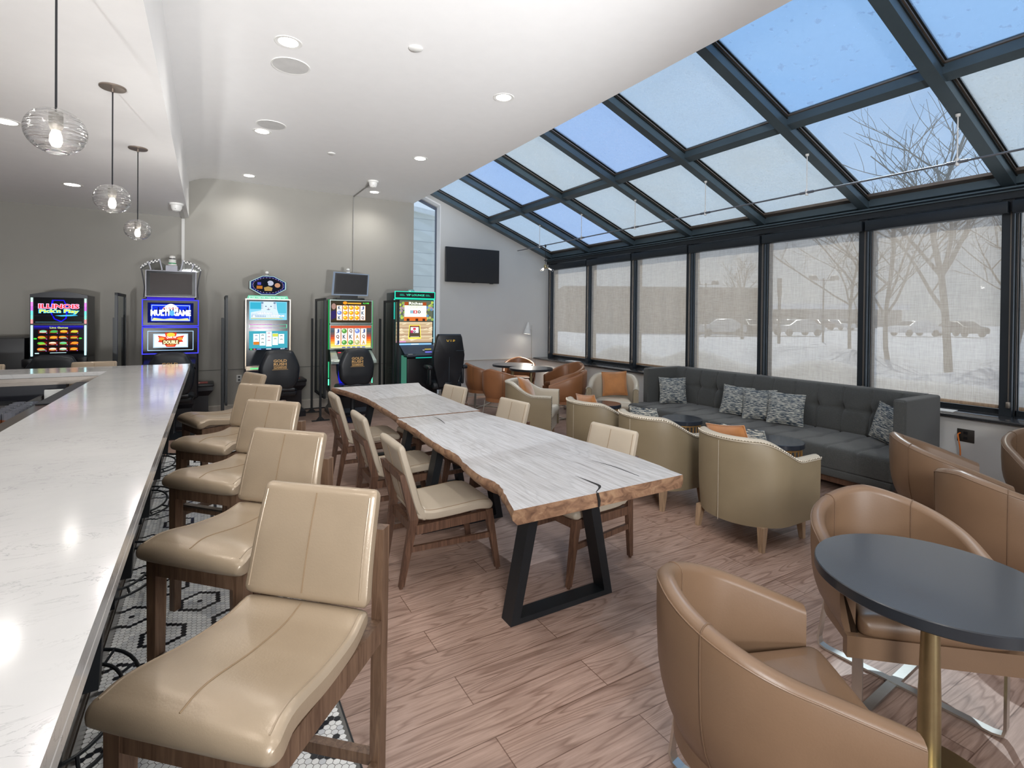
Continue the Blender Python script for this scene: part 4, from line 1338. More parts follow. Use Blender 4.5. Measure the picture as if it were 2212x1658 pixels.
# tufted back
mb = MB(); rings = []
N1 = 300
for i in range(N1 + 1):
    u = i / N1; yy_ = Y0 + .10 + u * (Y1 - Y0 - .20)
    c = (yy_ - Y0) / .27; d_ = abs(c - round(c))
    ring = []
    for k in range(25):
        v_ = k / 24; z = .44 + v_ * .455
        x = .30 + .06 * v_
        dent = .026 * math.exp(-(d_ / .05) ** 2) * (.35 + .65 * math.exp(-((v_ - .55) / .4) ** 2)) + .044 * math.exp(-((d_ / .17) ** 2 + ((v_ - .55) / .10) ** 2)) + .012 * math.exp(-((v_ - .55) / .03) ** 2)
        bulge = .035 * math.sin(PI * min(1, max(0, v_))) ** .5
        ring.append((x - bulge + dent, yy_, z))
    ring += [(.375, yy_, .918), (.41, yy_, .93), (.50, yy_, .93), (.50, yy_, .44)]
    rings.append(ring)
mb.loft(rings)
mb.build('backrest', M_SOFA, sf, smooth=60)
for y_, nm in ((Y0, 1), (Y1 - .105, 2)):
    mb = MB(); mb.rbox(-.215, .50, y_, y_ + .105, .235 if nm == 1 else .235, .93, .022, 4)
    mb.rbox(-.222, -.205, y_ + .012, y_ + .093, .26, .915, .008, 2)
    mb.build('arm', M_SOFA, sf)
mb = MB(); mb.box(-.44, .44, Y0 + .04, Y1 - .04, .09, .155)
mb.build('plinth', M_WALNUT, sf, smooth=0)
for x in (-.38, .38):
    for y_ in (Y0 + .12, 0, Y1 - .12): MB().leg((x, y_, 0), (x, y_, .09), .04, .04, .05, .05).build('leg', M_WALNUT, sf, smooth=0)

# ================================================================== ROUND TABLES
def bistro(lb, loc, r_, grp, first=None):
    s = thing('bistro_table', lb, 'bistro table', loc, 0, grp)
    MB().lathe([(0, .700), (r_ - .004, .700), (r_, .704), (r_, .737), (r_ - .003, .740)], 72, plain('black_table_edge', (38, 41, 46), .3), cap=False).lathe([(0, .7401), (r_ - .003, .7401)], 72, M_STONE, cap=False).build('tabletop', None, s, smooth=30)
    MB().lathe([(.036, .012), (.036, .05), (.034, .30), (.026, .60), (.024, .70)], 28).build('pole', M_BRASS, s)
    MB().lathe([(0, 0), (.225, 0), (.228, .006), (.222, .011), (.045, .020), (.0, .022)], 48).build('base', M_BRASS, s)
    MB().lathe([(0, .69), (.09, .69), (.09, .70), (0, .70)], 24).build('mounting_plate', M_BLACK, s)
    return s
B0 = bistro('large looking dark round bistro table on a brass pole in the lower right', (2.225, .815, 0), .36, 'dark round bistro tables')
bistro('far round bistro table behind its twin by the cognac chairs', (4.98, 8.42, 0), .385, 'dark round bistro tables')
bistro('front one of the two far round bistro tables by the cognac chairs', (4.92, 7.68, 0), .385, 'dark round bistro tables')
def drum(lb, loc, first=None):
    if first: return dup(first, lb, loc)
    s = thing('side_table', lb, 'side table', loc, 0, 'small black drum side tables with brass rods')
    MB().lathe([(0, .455), (.222, .455), (.224, .458), (.224, .497), (.221, .5), (0, .5)], 56).build('tabletop', plain('black_lacquer_top', (44, 50, 60), .2, coat=.3), s, smooth=30)
    MB().lathe([(.196, 0), (.204, 0), (.204, .012), (.196, .012), (.196, 0)], 48, cap=False).lathe([(.196, .435), (.204, .435), (.204, .447), (.196, .447), (.196, .435)], 48, cap=False).build('ring', M_BRASSB, s)
    mb = MB()
    for k in range(28):
        a = 2 * PI * k / 28
        mb.tube([(.2 * math.cos(a), .2 * math.sin(a), .01), (.2 * math.cos(a), .2 * math.sin(a), .456)], .004, 6)
    mb.build('rod_cage', M_BRASSB, s)
    MB().lathe([(0, .0), (.19, .0), (.19, .01), (0, .01)], 40).build('base_plate', M_BRASSB, s)
    return s
T0 = drum('far black drum side table in front of the cream club chair', (4.56, 5.30, 0))
drum('', (4.69, 4.10, 0), T0)['label'] = 'middle black drum side table beside the sofa'
drum('', (4.66, 2.92, 0), T0)['label'] = 'nearest black drum side table behind the nearest club chair'

# ================================================================== SLOT MACHINES (fronts at y = 8.7)
YM = 8.7
SI = 1.0
def body(mb, w_, z0, z1, d=.55, m=None): mb.rbox(-w_ / 2, w_ / 2, .0, d, z0, z1, .02, 3, m); return mb
def stand(root, w_, h=.42):
    mb = MB()
    secs = [(0, .5), (.05, .5), (.12, .42), (.30, .40), (h - .06, .46), (h, .47)]
    rings = [[(-w_ / 2 * k * 2, -.12 + (.5 - k) * .3, z), (w_ / 2 * k * 2, -.12 + (.5 - k) * .3, z), (w_ / 2 * k * 2, .5, z), (-w_ / 2 * k * 2, .5, z)] for z, k in secs]
    mb.loft(rings); mb.build('stand', plain('black_laminate', (24, 24, 32), .3), root, smooth=0)
def candle(root, z, r_=.032, green=False):
    mb = MB()
    mb.lathe([(r_ * .9, 0), (r_, .008), (r_, .035), (r_ * .85, .038)], 20, M_WHITE, c=(0, .25, z))
    mb.lathe([(r_ * .86, .038), (r_ * .86, .052)], 20, plain('green_lens', (30, 150, 90), .3) if green else M_BLACKP, c=(0, .25, z), cap=False)
    mb.lathe([(r_ * .84, .052), (r_ * .8, .085), (0, .092)], 20, M_WHITE, c=(0, .25, z))
    mb.build('candle_light', None, root)
def led_frame(mb, x0, z0, x1, z1, w_, m, y=-.012, d=.014):
    mb.box(x0, x1, y, y + d, z1 - w_, z1, m).box(x0, x1, y, y + d, z0, z0 + w_, m).box(x0, x0 + w_, y, y + d, z0 + w_, z1 - w_, m).box(x1 - w_, x1, y, y + d, z0 + w_, z1 - w_, m)
M_CAB = plain('dark_cabinet_shell', (26, 28, 36), .32)
M_SCR = plain('black_screen_glass', (14, 15, 20), .2, spec=.15)
GS = 'slot machines along the grey wall'
def deck(root, w_, z, m_=M_CAB):
    """sloping button deck with belly door"""
    mb = MB()
    mb.add([(-w_ / 2, .05, z), (w_ / 2, .05, z), (w_ / 2, -.22, z - .09), (-w_ / 2, -.22, z - .09), (-w_ / 2, .05, z - .20), (w_ / 2, .05, z - .20), (w_ / 2, -.22, z - .14), (-w_ / 2, -.22, z - .14)],
           [(0, 3, 2, 1), (4, 5, 6, 7), (3, 7, 6, 2), (0, 4, 7, 3), (1, 2, 6, 5)], m_)
    for k in range(5): mb.rbox(-.20 + k * .085, -.145 + k * .085, -.19, -.15, z - .082, z - .066, .004, 2, E((90, 150, 220), .8))
    mb.rbox(.18, .27 if w_ > .6 else .25, -.17, -.10, z - .075, z - .05, .006, 2, M_CHROME)
    mb.build('button_deck', None, root, smooth=30)

# 1: arched top, two screens with LED bars
s = thing('slot_machine', 'slot machine with arched black top reading ILLINOIS Pick n Play', 'slot machine', (-1.665, YM, 0), 0, GS)
mb = MB(); arch = [(-.285, 1.05), (.285, 1.05), (.285, 1.865)] + [(.285 - .57 * k / 12, 1.865 + .045 * math.sin(PI * k / 12)) for k in range(1, 12)] + [(-.285, 1.865)]
mb.wallpoly(arch, 0, .5).box(-.285, .285, .02, .5, .42, 1.06)
mb.build('cabinet', M_CAB, s, smooth=0); stand(s, .6); deck(s, .56, 1.04)
a = Art(-.004); a.rect(-.245, 1.50, .245, 1.83, M_SCR)
BL = E((30, 20, 235), 1.0)
a.poly([(-.07, 1.80), (.05, 1.80), (.09, 1.70), (.075, 1.56), (.02, 1.515), (-.05, 1.55), (-.10, 1.66), (-.08, 1.75)], BL)
a.poly([(-.055, 1.79), (.045, 1.79), (.075, 1.69), (.06, 1.565), (.02, 1.53), (-.04, 1.56), (-.085, 1.66), (-.06, 1.745)], M_SCR)
a.rect(-.245, 1.70, .245, 1.715, E((38, 34, 46), .6)); a.rect(-.245, 1.59, .245, 1.60, E((38, 34, 46), .6))
a.text('ILLINOIS', -.205, 1.685, .205, 1.752, E((255, 190, 235), 1.2), .085); a.text('ILLINOIS', -.198, 1.69, .198, 1.746, E((225, 60, 66), 1.0), .03)
a.text("Pick'n Play", -.20, 1.612, .205, 1.682, E((70, 190, 235), 1.1), .09, arc=.006); a.text("Pick'n Play", -.192, 1.62, .197, 1.676, E((225, 225, 50), 1.1), .03, arc=.006)
a.poly([(-.04, 1.60), (.14, 1.615), (.19, 1.60), (.12, 1.592), (.02, 1.588)], E((70, 190, 235), .9))
a.rect(-.23, 1.512, .23, 1.516, E((120, 170, 190), .8))
a.build('screen', s)
a = Art(-.004); a.rect(-.245, 1.10, .245, 1.475, M_SCR)
for k in range(8): a.rect(-.245, 1.42 + k * .006, .245, 1.427 + k * .006, E((30 + k * 2, 20 + k * 3, 60 + k * 20), .8))
a.text('Line Games', -.09, 1.432, .09, 1.455, E((210, 225, 110), 1.0), .03)
cols = [(220, 190, 60), (90, 200, 70), (200, 90, 40), (120, 200, 160), (240, 150, 50), (190, 220, 80), (235, 225, 200), (70, 160, 90)]
q = random.Random(4)
for r0 in range(4):
    for c0 in range(4):
        x = -.155 + c0 * .103; z = 1.395 - r0 * .075
        a.rect(x - .045, z - .028, x + .045, z + .02, E((110, 30, 24), .7))
        cc = cols[q.randrange(8)]
        a.disc(x - q.uniform(-.01, .02), z, .036, .017, E(cc, .9)); a.rect(x - .034, z - .014, x + .03, z - .004, E(cols[q.randrange(8)], 1.0)); a.disc(x + .036, z - .022, .005, .005, E((150, 120, 230), 1))
for sg in (-1, 1): a.disc(sg * .222, 1.305, .017, .009, E((60, 210, 60), 1.1))
a.rect(-.08, 1.118, .08, 1.126, E((190, 220, 225), .9)); a.rect(-.225, 1.112, -.185, 1.126, E((190, 220, 225), .9))
a.build('screen', s)
for sg in (-1, 1):
    mb = MB()
    for k, c in enumerate([(190, 235, 215), (235, 130, 235), (200, 110, 230), (110, 225, 215), (130, 235, 200), (240, 150, 150)]):
        mb.rbox(sg * .265 - .010, sg * .265 + .010, -.012, .004, 1.825 - (k + 1) * .055, 1.825 - k * .055, .003, 2, E(c, 1.2))
    mb.rbox(sg * .265 - .010, sg * .265 + .010, -.012, .004, 1.08, 1.475, .003, 2, E((190, 240, 245), 1.2))
    mb.build('led_strip', None, s, smooth=0)
MB().rbox(.20, .30, -.10, .02, .93, 1.06, .01, 2).build('side_module', M_BLACKP, s); MB().rbox(-.34, -.24, -.10, .02, .95, 1.05, .01, 2).build('side_module', M_BLACKP, s)

# 2: crowned machine, blue LED outline
s = thing('slot_machine', 'tall slot machine outlined in blue light reading ILLINOIS MULTI GAME', 'slot machine', (-.46, YM, 0), 0, GS)
mb = body(MB(), .66, .42, 1.85); mb.rbox(-.30, .30, .08, .4, 1.84, 2.25, .02, 3); mb.build('cabinet', M_CAB, s); stand(s, .62); deck(s, .60, 1.03)
LB = E((66, 66, 250), 1.25)
for z0, z1 in ((1.46, 1.835), (1.07, 1.45)):
    mb = MB(); led_frame(mb, -.335, z0, .335, z1, .012, LB); mb.build('led_strip', None, s, smooth=0)
MB().box(-.28, .28, -.006, .01, 1.842, 1.862, E((70, 50, 220), .8)).build('led_strip', None, s, smooth=0)
a = Art(-.004); a.rect(-.32, 1.475, .32, 1.82, M_SCR)
a.rect(-.27, 1.51, .27, 1.79, E((18, 24, 90), .8)); a.rect(-.235, 1.53, .235, 1.77, E((24, 50, 210), 1.0)); a.frame(-.225, 1.535, .225, 1.755, .006, E((190, 215, 255), 1.2))
a.poly([(-.13 + .26 * k / 16, 1.66 + .115 * math.sin(PI * k / 16)) for k in range(17)], E((235, 245, 255), 1.3))
for k in range(14): x = -.22 + k * .034; a.rect(x, 1.64, x + .014, 1.68 + (k * 7 % 5) * .012, E((16, 26, 100), .7))
a.text('ILLINOIS', -.09, 1.70, .09, 1.727, E((220, 110, 90), 1.0), .02)
a.text('MULTI  GAME', -.235, 1.605, .238, 1.69, E((250, 252, 255), 1.5), .05)
a.disc(.012, 1.645, .03, .04, E((90, 170, 240), 1.1))
a.poly([(-.22, 1.545), (.22, 1.545), (.20, 1.575), (.08, 1.56), (0, 1.572), (-.08, 1.56), (-.2, 1.578)], E((225, 225, 150), 1.0))
a.build('screen', s)
a = Art(-.004); a.rect(-.32, 1.085, .32, 1.435, M_SCR); a.frame(-.27, 1.12, .27, 1.395, .007, E((175, 215, 255), 1.1))
a.rect(-.205, 1.16, .205, 1.355, E((190, 215, 235), 1.0)); a.rect(-.19, 1.175, .19, 1.34, E((225, 238, 250), 1.2))
a.poly([(-.155, 1.33), (-.06, 1.31), (-.07, 1.37), (.07, 1.37), (.06, 1.31), (.16, 1.33), (.13, 1.27), (.15, 1.24), (.08, 1.23), (.05, 1.17), (-.05, 1.17), (-.09, 1.23), (-.15, 1.24), (-.13, 1.28)], E((205, 60, 40), 1.1))
a.disc(0, 1.34, .05, .028, E((240, 190, 60), 1.2)); a.disc(-.11, 1.285, .035, .02, E((245, 150, 60), 1.1)); a.disc(.11, 1.285, .035, .02, E((245, 150, 60), 1.1))
a.text('Quick Hit', -.055, 1.285, .06, 1.322, E((250, 250, 235), 1.3), .02, slant=.2)
a.rect(-.10, 1.205, .10, 1.27, E((120, 60, 30), .8)); a.text('DOUBLE', -.085, 1.212, .085, 1.262, E((250, 235, 170), 1.3), .05); a.text('JACKPOT', -.04, 1.185, .04, 1.203, E((240, 200, 90), 1.1), .02)
a.build('screen', s)
M_DCH = plain('dark_chrome', (110, 110, 116), .4, metal=.8)
mb = MB(); led_frame(mb, -.302, 1.872, .302, 2.245, .01, M_DCH, y=.06)
mb.build('monitor_frame', None, s, smooth=0)
a = Art(.066); a.rect(-.292, 1.882, .292, 2.235, M_SCR); a.rect(-.25, 1.91, .25, 2.205, plain('dark_brown_blank_screen', (52, 44, 42), .3, spec=.12)); a.build('top_screen', s)
mb = MB()
for sg in (-1, 1):
    mb.tube([(sg * .325, .1, 1.86), (sg * .315, .1, 2.0), (sg * .33, .1, 2.12), (sg * .35, .1, 2.24), (sg * .36, .1, 2.28)], .008, 8, M_DCH)
    for (x0, z0, x1, z1) in ((.36, 2.27, .27, 2.34), (.27, 2.34, .14, 2.385)):
        mb.bar((sg * x0, .1, z0), (sg * x1, .1, z1), .05, .03, M_BLACKP)
        mb.bar((sg * x0, .1, z0 + .016), (sg * x1, .1, z1 + .016), .012, .006, M_DCH)
        mb.bar((sg * x1, .07, z1 + .02), (sg * (x1 - .03), .07, 2.25), .014, .006, M_DCH)
        mb.lathe([(0, 0), (.012, .004), (.008, .016), (0, .018)], 10, M_DCH, c=(sg * (x0 + x1) / 2, .1, (z0 + z1) / 2 + .02))
    poly = [(sg * .30, 2.24), (sg * .36, 2.26), (sg * .27, 2.33), (sg * .14, 2.375), (sg * .06, 2.32), (sg * .06, 2.24)]
    mb.wallpoly(poly if sg > 0 else poly[::-1], .11, .115, G_ACRYL)
    for (x0, z0, x1, z1) in ((.36, 2.265, .275, 2.335), (.265, 2.335, .14, 2.375)):
        for a_ in range(6):
            for b_ in range(2):
                u0, u1 = a_ / 6, (a_ + 1) / 6
                o_ = .012 - b_ * .018
                mb.add([(sg * (x0 + (x1 - x0) * u), .068, z0 + (z1 - z0) * u + o_ + h_) for u, h_ in ((u0, 0), (u1, 0), (u1, .018), (u0, .018))], [(0, 1, 2, 3)], M_WHITE if (a_ + b_) % 2 else M_BLACKP)
mb.box(-.07, .07, .08, .3, 2.24, 2.32, M_DCH)
mb.build('crown', None, s, smooth=30)
candle(s, 2.32, .055, True); candle(s, 2.385, .045, False)

# 3: hexagonal topper
s = thing('slot_machine', 'slot machine with hexagonal topper reading SIBERIAN STORM over icy reels', 'slot machine', (.785, YM, 0), 0, GS)
mb = body(MB(), .62, .42, 1.87, .5); mb.build('cabinet', plain('purple_black_cabinet', (36, 30, 56), .3), s); stand(s, .6)
mb = MB(); mb.box(-.305, .305, -.012, .0, .87, 1.865, plain('charcoal_front_glass', (46, 50, 56), .15)); led_frame(mb, -.315, .82, .315, 1.875, .014, plain('champagne_metal', (222, 206, 184), .3, metal=.6), y=-.022)
mb.build('front_door', None, s, smooth=0)
a = Art(-.014)
a.rect(-.262, 1.555, .262, 1.835, E((130, 205, 230), .95)); a.rect(-.25, 1.72, -.08, 1.82, E((60, 175, 205), .9)); a.rect(.10, 1.66, .25, 1.825, E((90, 190, 215), .9))
a.poly([(-.10, 1.82), (-.07, 1.835), (.08, 1.835), (.11, 1.82), (.12, 1.72), (.15, 1.62), (.16, 1.57), (-.24, 1.57), (-.24, 1.67), (-.10, 1.70)], E((205, 222, 240), 1.0))
for sg in (-1, 1):
    a.disc(sg * .085, 1.815, .018, .014, E((120, 150, 180), .8)); a.disc(sg * .035, 1.762, .012, .006, E((50, 70, 90), .7))
    for k in range(4): a.poly([(sg * .10, 1.80 - k * .022), (sg * .06, 1.795 - k * .02), (sg * .10, 1.793 - k * .022)], E((80, 110, 140), .8))
a.poly([(-.012, 1.735), (.012, 1.735), (0, 1.722)], E((190, 120, 130), .9)); a.poly([(-.03, 1.712), (0, 1.72), (.03, 1.712), (0, 1.706)], E((90, 110, 130), .8))
for k in range(9): a.poly([(-.23 + k * .022, 1.60), (-.22 + k * .022, 1.66 - k * .003), (-.215 + k * .022, 1.60)], E((140, 165, 200), .9))
a.text('SIBERIAN', -.16, 1.638, .05, 1.672, E((60, 80, 150), .9), .05); a.text('SIBERIAN', -.157, 1.64, .047, 1.670, E((245, 250, 255), 1.3), .02)
a.text('STORM', .03, 1.60, .225, 1.636, E((60, 80, 150), .9), .05); a.text('STORM', .033, 1.602, .222, 1.634, E((245, 250, 255), 1.3), .02)
a.rect(-.24, 1.572, .2, 1.584, E((200, 200, 130), .9)); a.disc(-.20, 1.61, .02, .012, E((240, 246, 255), 1.1))
a.build('screen', s)
mb = MB()
for k in range(10):
    c = [(235, 90, 220), (230, 90, 200), (190, 80, 210), (140, 150, 190), (90, 200, 160)][k // 2]
    for z_ in (1.43, 1.483): mb.box(-.262 + k * .0524, -.262 + (k + 1) * .0524, -.017, -.012, z_, z_ + .006, E(c, .9))
mb.box(-.262, -.254, -.017, -.012, 1.43, 1.489, E((220, 240, 235), 1)).box(.254, .262, -.017, -.012, 1.43, 1.489, E((110, 230, 180), 1))
mb.build('led_strip', None, s, smooth=0)
a = Art(-.014); a.rect(-.262, 1.10, .272, 1.385, E((70, 170, 190), .85))
for k, (h0, h1) in enumerate([(1.18, 1.345), (1.165, 1.35), (1.15, 1.38), (1.17, 1.35), (1.19, 1.34)]):
    x = -.205 + k * .087
    a.rect(x, h0, x + .08, h1, E((225, 235, 240), 1.0))
    for j in range(3):
        zz = h1 - .03 - j * .055
        if zz > h0 + .01: a.disc(x + .04, zz, .018, .01, E([(110, 130, 170), (60, 110, 90), (200, 100, 130), (70, 150, 80), (60, 120, 110)][k], .8)); a.disc(x + .04, zz - .006, .014, .007, E((225, 235, 240), 1.0))
a.rect(-.205, 1.18, -.125, 1.225, E((215, 130, 50), .9)); a.disc(.097, 1.205, .026, .022, E((250, 250, 255), 1.1)); a.disc(.097, 1.24, .018, .015, E((250, 250, 255), 1.1)); a.rect(.058, 1.30, .135, 1.345, E((210, 220, 90), .9))
a.rect(-.262, 1.10, .272, 1.125, E((40, 60, 90), .7)); a.text('617', .17, 1.105, .23, 1.123, E((240, 245, 250), 1.1), .03); a.rect(-.25, 1.103, -.22, 1.122, E((60, 200, 90), 1)); a.disc(-.19, 1.113, .015, .008, E((230, 80, 90), 1)); a.rect(-.16, 1.106, -.10, 1.12, E((110, 150, 230), .9)); a.rect(-.03, 1.106, .04, 1.12, E((220, 230, 240), .9))
a.build('screen', s)
mb = MB(); mb.wallpoly([(-.29, 1.875), (.29, 1.875), (.27, 1.925), (-.27, 1.925)], .02, .10, E((130, 225, 185), .8)); 
for k in range(26): mb.box(-.26 + k * .02, -.25 + k * .02, .014, .02, 1.885 + (k * 5 % 7) * .003, 1.91, E((225, 245, 240), 1.0))
mb.build('light_bar', None, s, smooth=0)
hexp = lambda sc_: [(x * sc_, 2.085 + z * sc_ * 1.0) for x, z in ((-.255, -.055), (-.10, -.145), (.10, -.145), (.255, -.055), (.255, .055), (.08, .145), (-.08, .145), (-.255, .055))]
mb = MB(); mb.wallpoly(hexp(1.04), .04, .16, M_BLACKP); mb.build('topper', None, s, smooth=0)
a = Art(.04); a.poly(hexp(1.0), E((170, 200, 200), .8)); a.poly(hexp(.93), E((30, 40, 110), .7)); a.poly(hexp(.80), E((110, 70, 80), .6)); a.poly(hexp(.77), E((30, 34, 48), .6))
q = random.Random(3)
a.disc(.03, 2.12, .045, .04, E((190, 195, 215), .8)); a.disc(-.03, 2.10, .03, .04, E((28, 32, 40), .6)); a.rect(-.16, 2.03, -.08, 2.075, E((190, 120, 50), .8)); a.disc(.13, 2.09, .04, .035, E((200, 150, 120), .8)); a.poly([(-.05, 2.0), (.05, 2.0), (.06, 2.05), (0, 2.07), (-.06, 2.05)], E((180, 150, 90), .8)); a.rect(-.15, 2.09, -.10, 2.13, E((90, 90, 190), .8))
for k in range(30):
    p = k / 30 * 2 * PI; a.disc(.215 * math.cos(p), 2.085 + .115 * math.sin(p), .004, .004, E((210, 220, 255), 1))
a.build('topper_art', s)
candle(s, 2.225, .03)
MB().box(-.305, .305, -.10, .0, .80, .86, plain('champagne_metal', (222, 206, 184), .3)).box(-.25, -.02, -.104, -.10, .815, .838, E((120, 230, 150), .9)).build('button_deck', None, s, smooth=0)

# 4: machine with blank monitor topper and two reel screens
s = thing('slot_machine', 'slot machine with blank monitor on top and two card reel screens', 'slot machine', (2.03, YM, 0), 0, GS)
mb = body(MB(), .70, .42, 1.90, .5, plain('green_black_cabinet', (26, 52, 44), .3)); mb.build('cabinet', None, s); stand(s, .64)
SF = plain('silver_screen_frame', (190, 205, 200), .3, metal=.6)
for z0, z1 in ((1.50, 1.89), (1.08, 1.485)):
    mb = MB(); led_frame(mb, -.345, z0, .345, z1, .014, SF, y=-.02, d=.02); mb.build('screen_frame', None, s, smooth=0)
def cards(a, x0, z0, w_, h_, cols_):
    for k, col in enumerate(cols_):
        x = x0 + k * w_ * 1.06
        a.rect(x, z0, x + w_, z0 + h_, E((238, 236, 225), 1.05)); a.frame(x, z0, x + w_, z0 + h_, .004, E((220, 140, 60), .9))
        n_ = len(col)
        for j, ch in enumerate(col):
            zz = z0 + h_ - (j + 1) * h_ / n_
            if ch in 'KQJA':
                c_ = {'K': (70, 90, 120), 'Q': (120, 70, 70), 'J': (80, 100, 160), 'A': (210, 160, 70)}[ch]
                a.text(ch, x + w_ * .25, zz + h_ / n_ * .15, x + w_ * .75, zz + h_ / n_ * .85, E(c_, .8), .04)
            else:
                c_ = {'f': (250, 160, 30), 'b': (120, 140, 210), 'g': (90, 150, 70), 'h': (180, 180, 120)}[ch]
                a.disc(x + w_ / 2, zz + h_ / n_ / 2, w_ * .42, h_ / n_ * .42, E(c_, .95)); a.disc(x + w_ * .4, zz + h_ / n_ * .6, w_ * .18, h_ / n_ * .2, E(tuple(min(255, v + 70) for v in c_), 1.0))
a = Art(-.004); a.rect(-.325, 1.52, .325, 1.87, E((70, 62, 50), .7)); a.rect(-.06, 1.825, .16, 1.845, E((240, 180, 60), .9)); a.disc(-.10, 1.84, .035, .025, E((250, 150, 40), 1)); a.text('4,198', .19, 1.825, .29, 1.85, E((90, 240, 90), 1.1), .03)
a.disc(-.28, 1.78, .035, .05, E((190, 150, 140), .7)); a.poly([(-.32, 1.56), (-.24, 1.60), (-.25, 1.72), (-.32, 1.70)], E((60, 50, 110), .7))
cards(a, -.235, 1.555, .088, .245, ['KbK', 'fff', 'fff', 'fff', 'JKQ'])
a.rect(-.32, 1.525, .32, 1.54, E((60, 55, 40), .6)); a.build('screen', s)
a = Art(-.004)
for k in range(10): a.rect(-.325, 1.10 + k * .0365, .325, 1.137 + k * .0365, E([(225, 225, 120), (240, 220, 100), (245, 180, 60), (240, 130, 50), (220, 90, 50), (160, 80, 70), (110, 90, 90), (80, 90, 100), (90, 100, 110), (210, 90, 60)][k], .9))
cards(a, -.265, 1.145, .098, .28, ['JQJ', 'gKg', 'QKg', 'bAh', 'JQA'])
a.rect(-.32, 1.10, .32, 1.125, E((230, 225, 170), .9))
for k in range(5): a.rect(-.15 + k * .08, 1.105, -.095 + k * .08, 1.12, E((60, 80, 190), .9))
a.build('screen', s)
mb = MB(); mb.wallpoly([(-.30, 1.965), (.285, 1.965), (.305, 2.33), (-.27, 2.35)], .04, .09, E((150, 165, 185), .55)); mb.box(-.14, .12, .06, .2, 1.90, 1.97, M_BLACKP).rbox(-.24, .22, .0, .3, 1.895, 1.925, .01, 2, M_BLACKP)
mb.build('topper', None, s, smooth=0)
a = Art(.04); a.poly([(-.275, 1.985), (.265, 1.985), (.282, 2.315), (-.25, 2.33)], M_BLACKP); a.poly([(-.25, 2.01), (.245, 2.01), (.26, 2.295), (-.23, 2.31)], plain('blank_topper_screen', (50, 50, 52), .2)); a.build('topper_screen', s)
candle(s, 2.34, .032)
mb = MB()
mb.add([(-.33, .02, 1.07), (.33, .02, 1.07), (.36, -.24, .90), (-.36, -.24, .90), (-.33, .02, .9), (.33, .02, .9), (.36, -.24, .86), (-.36, -.24, .86)], [(0, 3, 2, 1), (3, 7, 6, 2), (0, 4, 7, 3), (1, 2, 6, 5), (4, 5, 6, 7)], SF)
mb.add([(-.24, -.002, 1.06), (.24, -.002, 1.06), (.24, -.2, .932), (-.24, -.2, .932)], [(0, 3, 2, 1)], plain('dark_deck_glass', (44, 46, 56), .2))
mb.rbox(-.22, -.17, -.06, -.03, 1.015, 1.035, .005, 2, E((235, 70, 90), 1)).rbox(-.20, .2, -.2, -.16, .94, .96, .008, 2, E((70, 100, 230), .9))
mb.build('button_deck', None, s, smooth=0)
mb = MB()
for sg in (-1, 1):
    mb.wallpoly([(sg * .33, .42), (sg * .33, .86), (sg * .25, .86), (sg * .24, .70), (sg * .20, .55), (sg * .18, .42)], -.05, .0, plain('pale_belly_trim', (170, 150, 140), .35))
mb.box(-.2, .2, -.03, .0, .42, .86, E((24, 26, 210), .8)); mb.build('belly_panel', None, s, smooth=0)
for sg in (-1, 1):
    mb = MB()
    mb.box(sg * .352 - .006, sg * .352 + .006, -.012, .02, .50, .60, E((100, 240, 190), 1.2)).box(sg * .352 - .006, sg * .352 + .006, -.012, .02, .62, .88, E((60, 190, 130), .8)).box(sg * .355 - .004, sg * .355 + .004, 0, .02, 1.08, 1.89, E((40, 200, 100), .7))
    mb.build('led_strip', None, s, smooth=0)

# 5: VIP LOUNGE cabinet outlined in green
s = thing('slot_machine', 'slot machine outlined in green light with a VIP LOUNGE header', 'slot machine', (3.13, YM, 0), 0, GS)
GN = E((40, 225, 185), 1.1)
mb = MB(); mb.rbox(-.36, .36, .0, .5, .1, 2.05, .02, 3); mb.build('cabinet', plain('dark_teal_cabinet', (24, 46, 50), .3), s)
mb = MB(); led_frame(mb, -.37, 1.94, .37, 2.065, .012, GN, y=-.02); mb.box(-.36, .36, -.018, .0, 1.95, 2.055, M_BLACKP); 
for sg in (-1, 1):
    for k in range(3): mb.box(sg * .235 - .045, sg * .235 + .045 - k * .012, -.021, -.018, 1.985 + k * .012, 1.992 + k * .012, E((30, 160, 130), .9))
mb.build('header', None, s, smooth=0)
a = Art(-.018); a.text('VIP LOUNGE', -.165, 1.985, .17, 2.02, E((50, 215, 170), 1.0), .02); a.build('header_lettering', s)
mb = MB(); mb.box(-.37, .37, -.014, 0, 1.925, 1.935, GN).box(-.375, -.362, -.012, .02, 1.30, 1.93, E((60, 220, 200), .9)).box(-.385, -.37, -.0, .03, .5, 1.45, E((30, 200, 110), .9)).box(.362, .37, -.012, .02, 1.16, 1.93, E((170, 220, 235), .8))
mb.build('led_strip', None, s, smooth=0)
a = Art(-.004); a.rect(-.345, 1.545, .335, 1.91, E((110, 120, 100), .7))
q = random.Random(11)
for k in range(44):
    x = q.choice((-1, 1)) * q.uniform(.19, .32); z = q.uniform(1.57, 1.88)
    a.disc(x, z, .024, .024, E(q.choice([(190, 210, 90), (150, 180, 90), (100, 150, 200), (190, 190, 120), (170, 150, 160)]), .85))
a.rect(-.20, 1.80, -.13, 1.88, E((170, 80, 40), .9)); a.rect(.13, 1.80, .20, 1.88, E((170, 80, 40), .9)); a.rect(-.20, 1.62, .20, 1.82, E((235, 240, 215), 1.15)); a.rect(-.21, 1.55, .21, 1.62, E((215, 110, 50), .95))
for x in (-.16, 0, .13): a.rect(x, 1.55, x + .05, 1.59, E((90, 50, 40), .6))
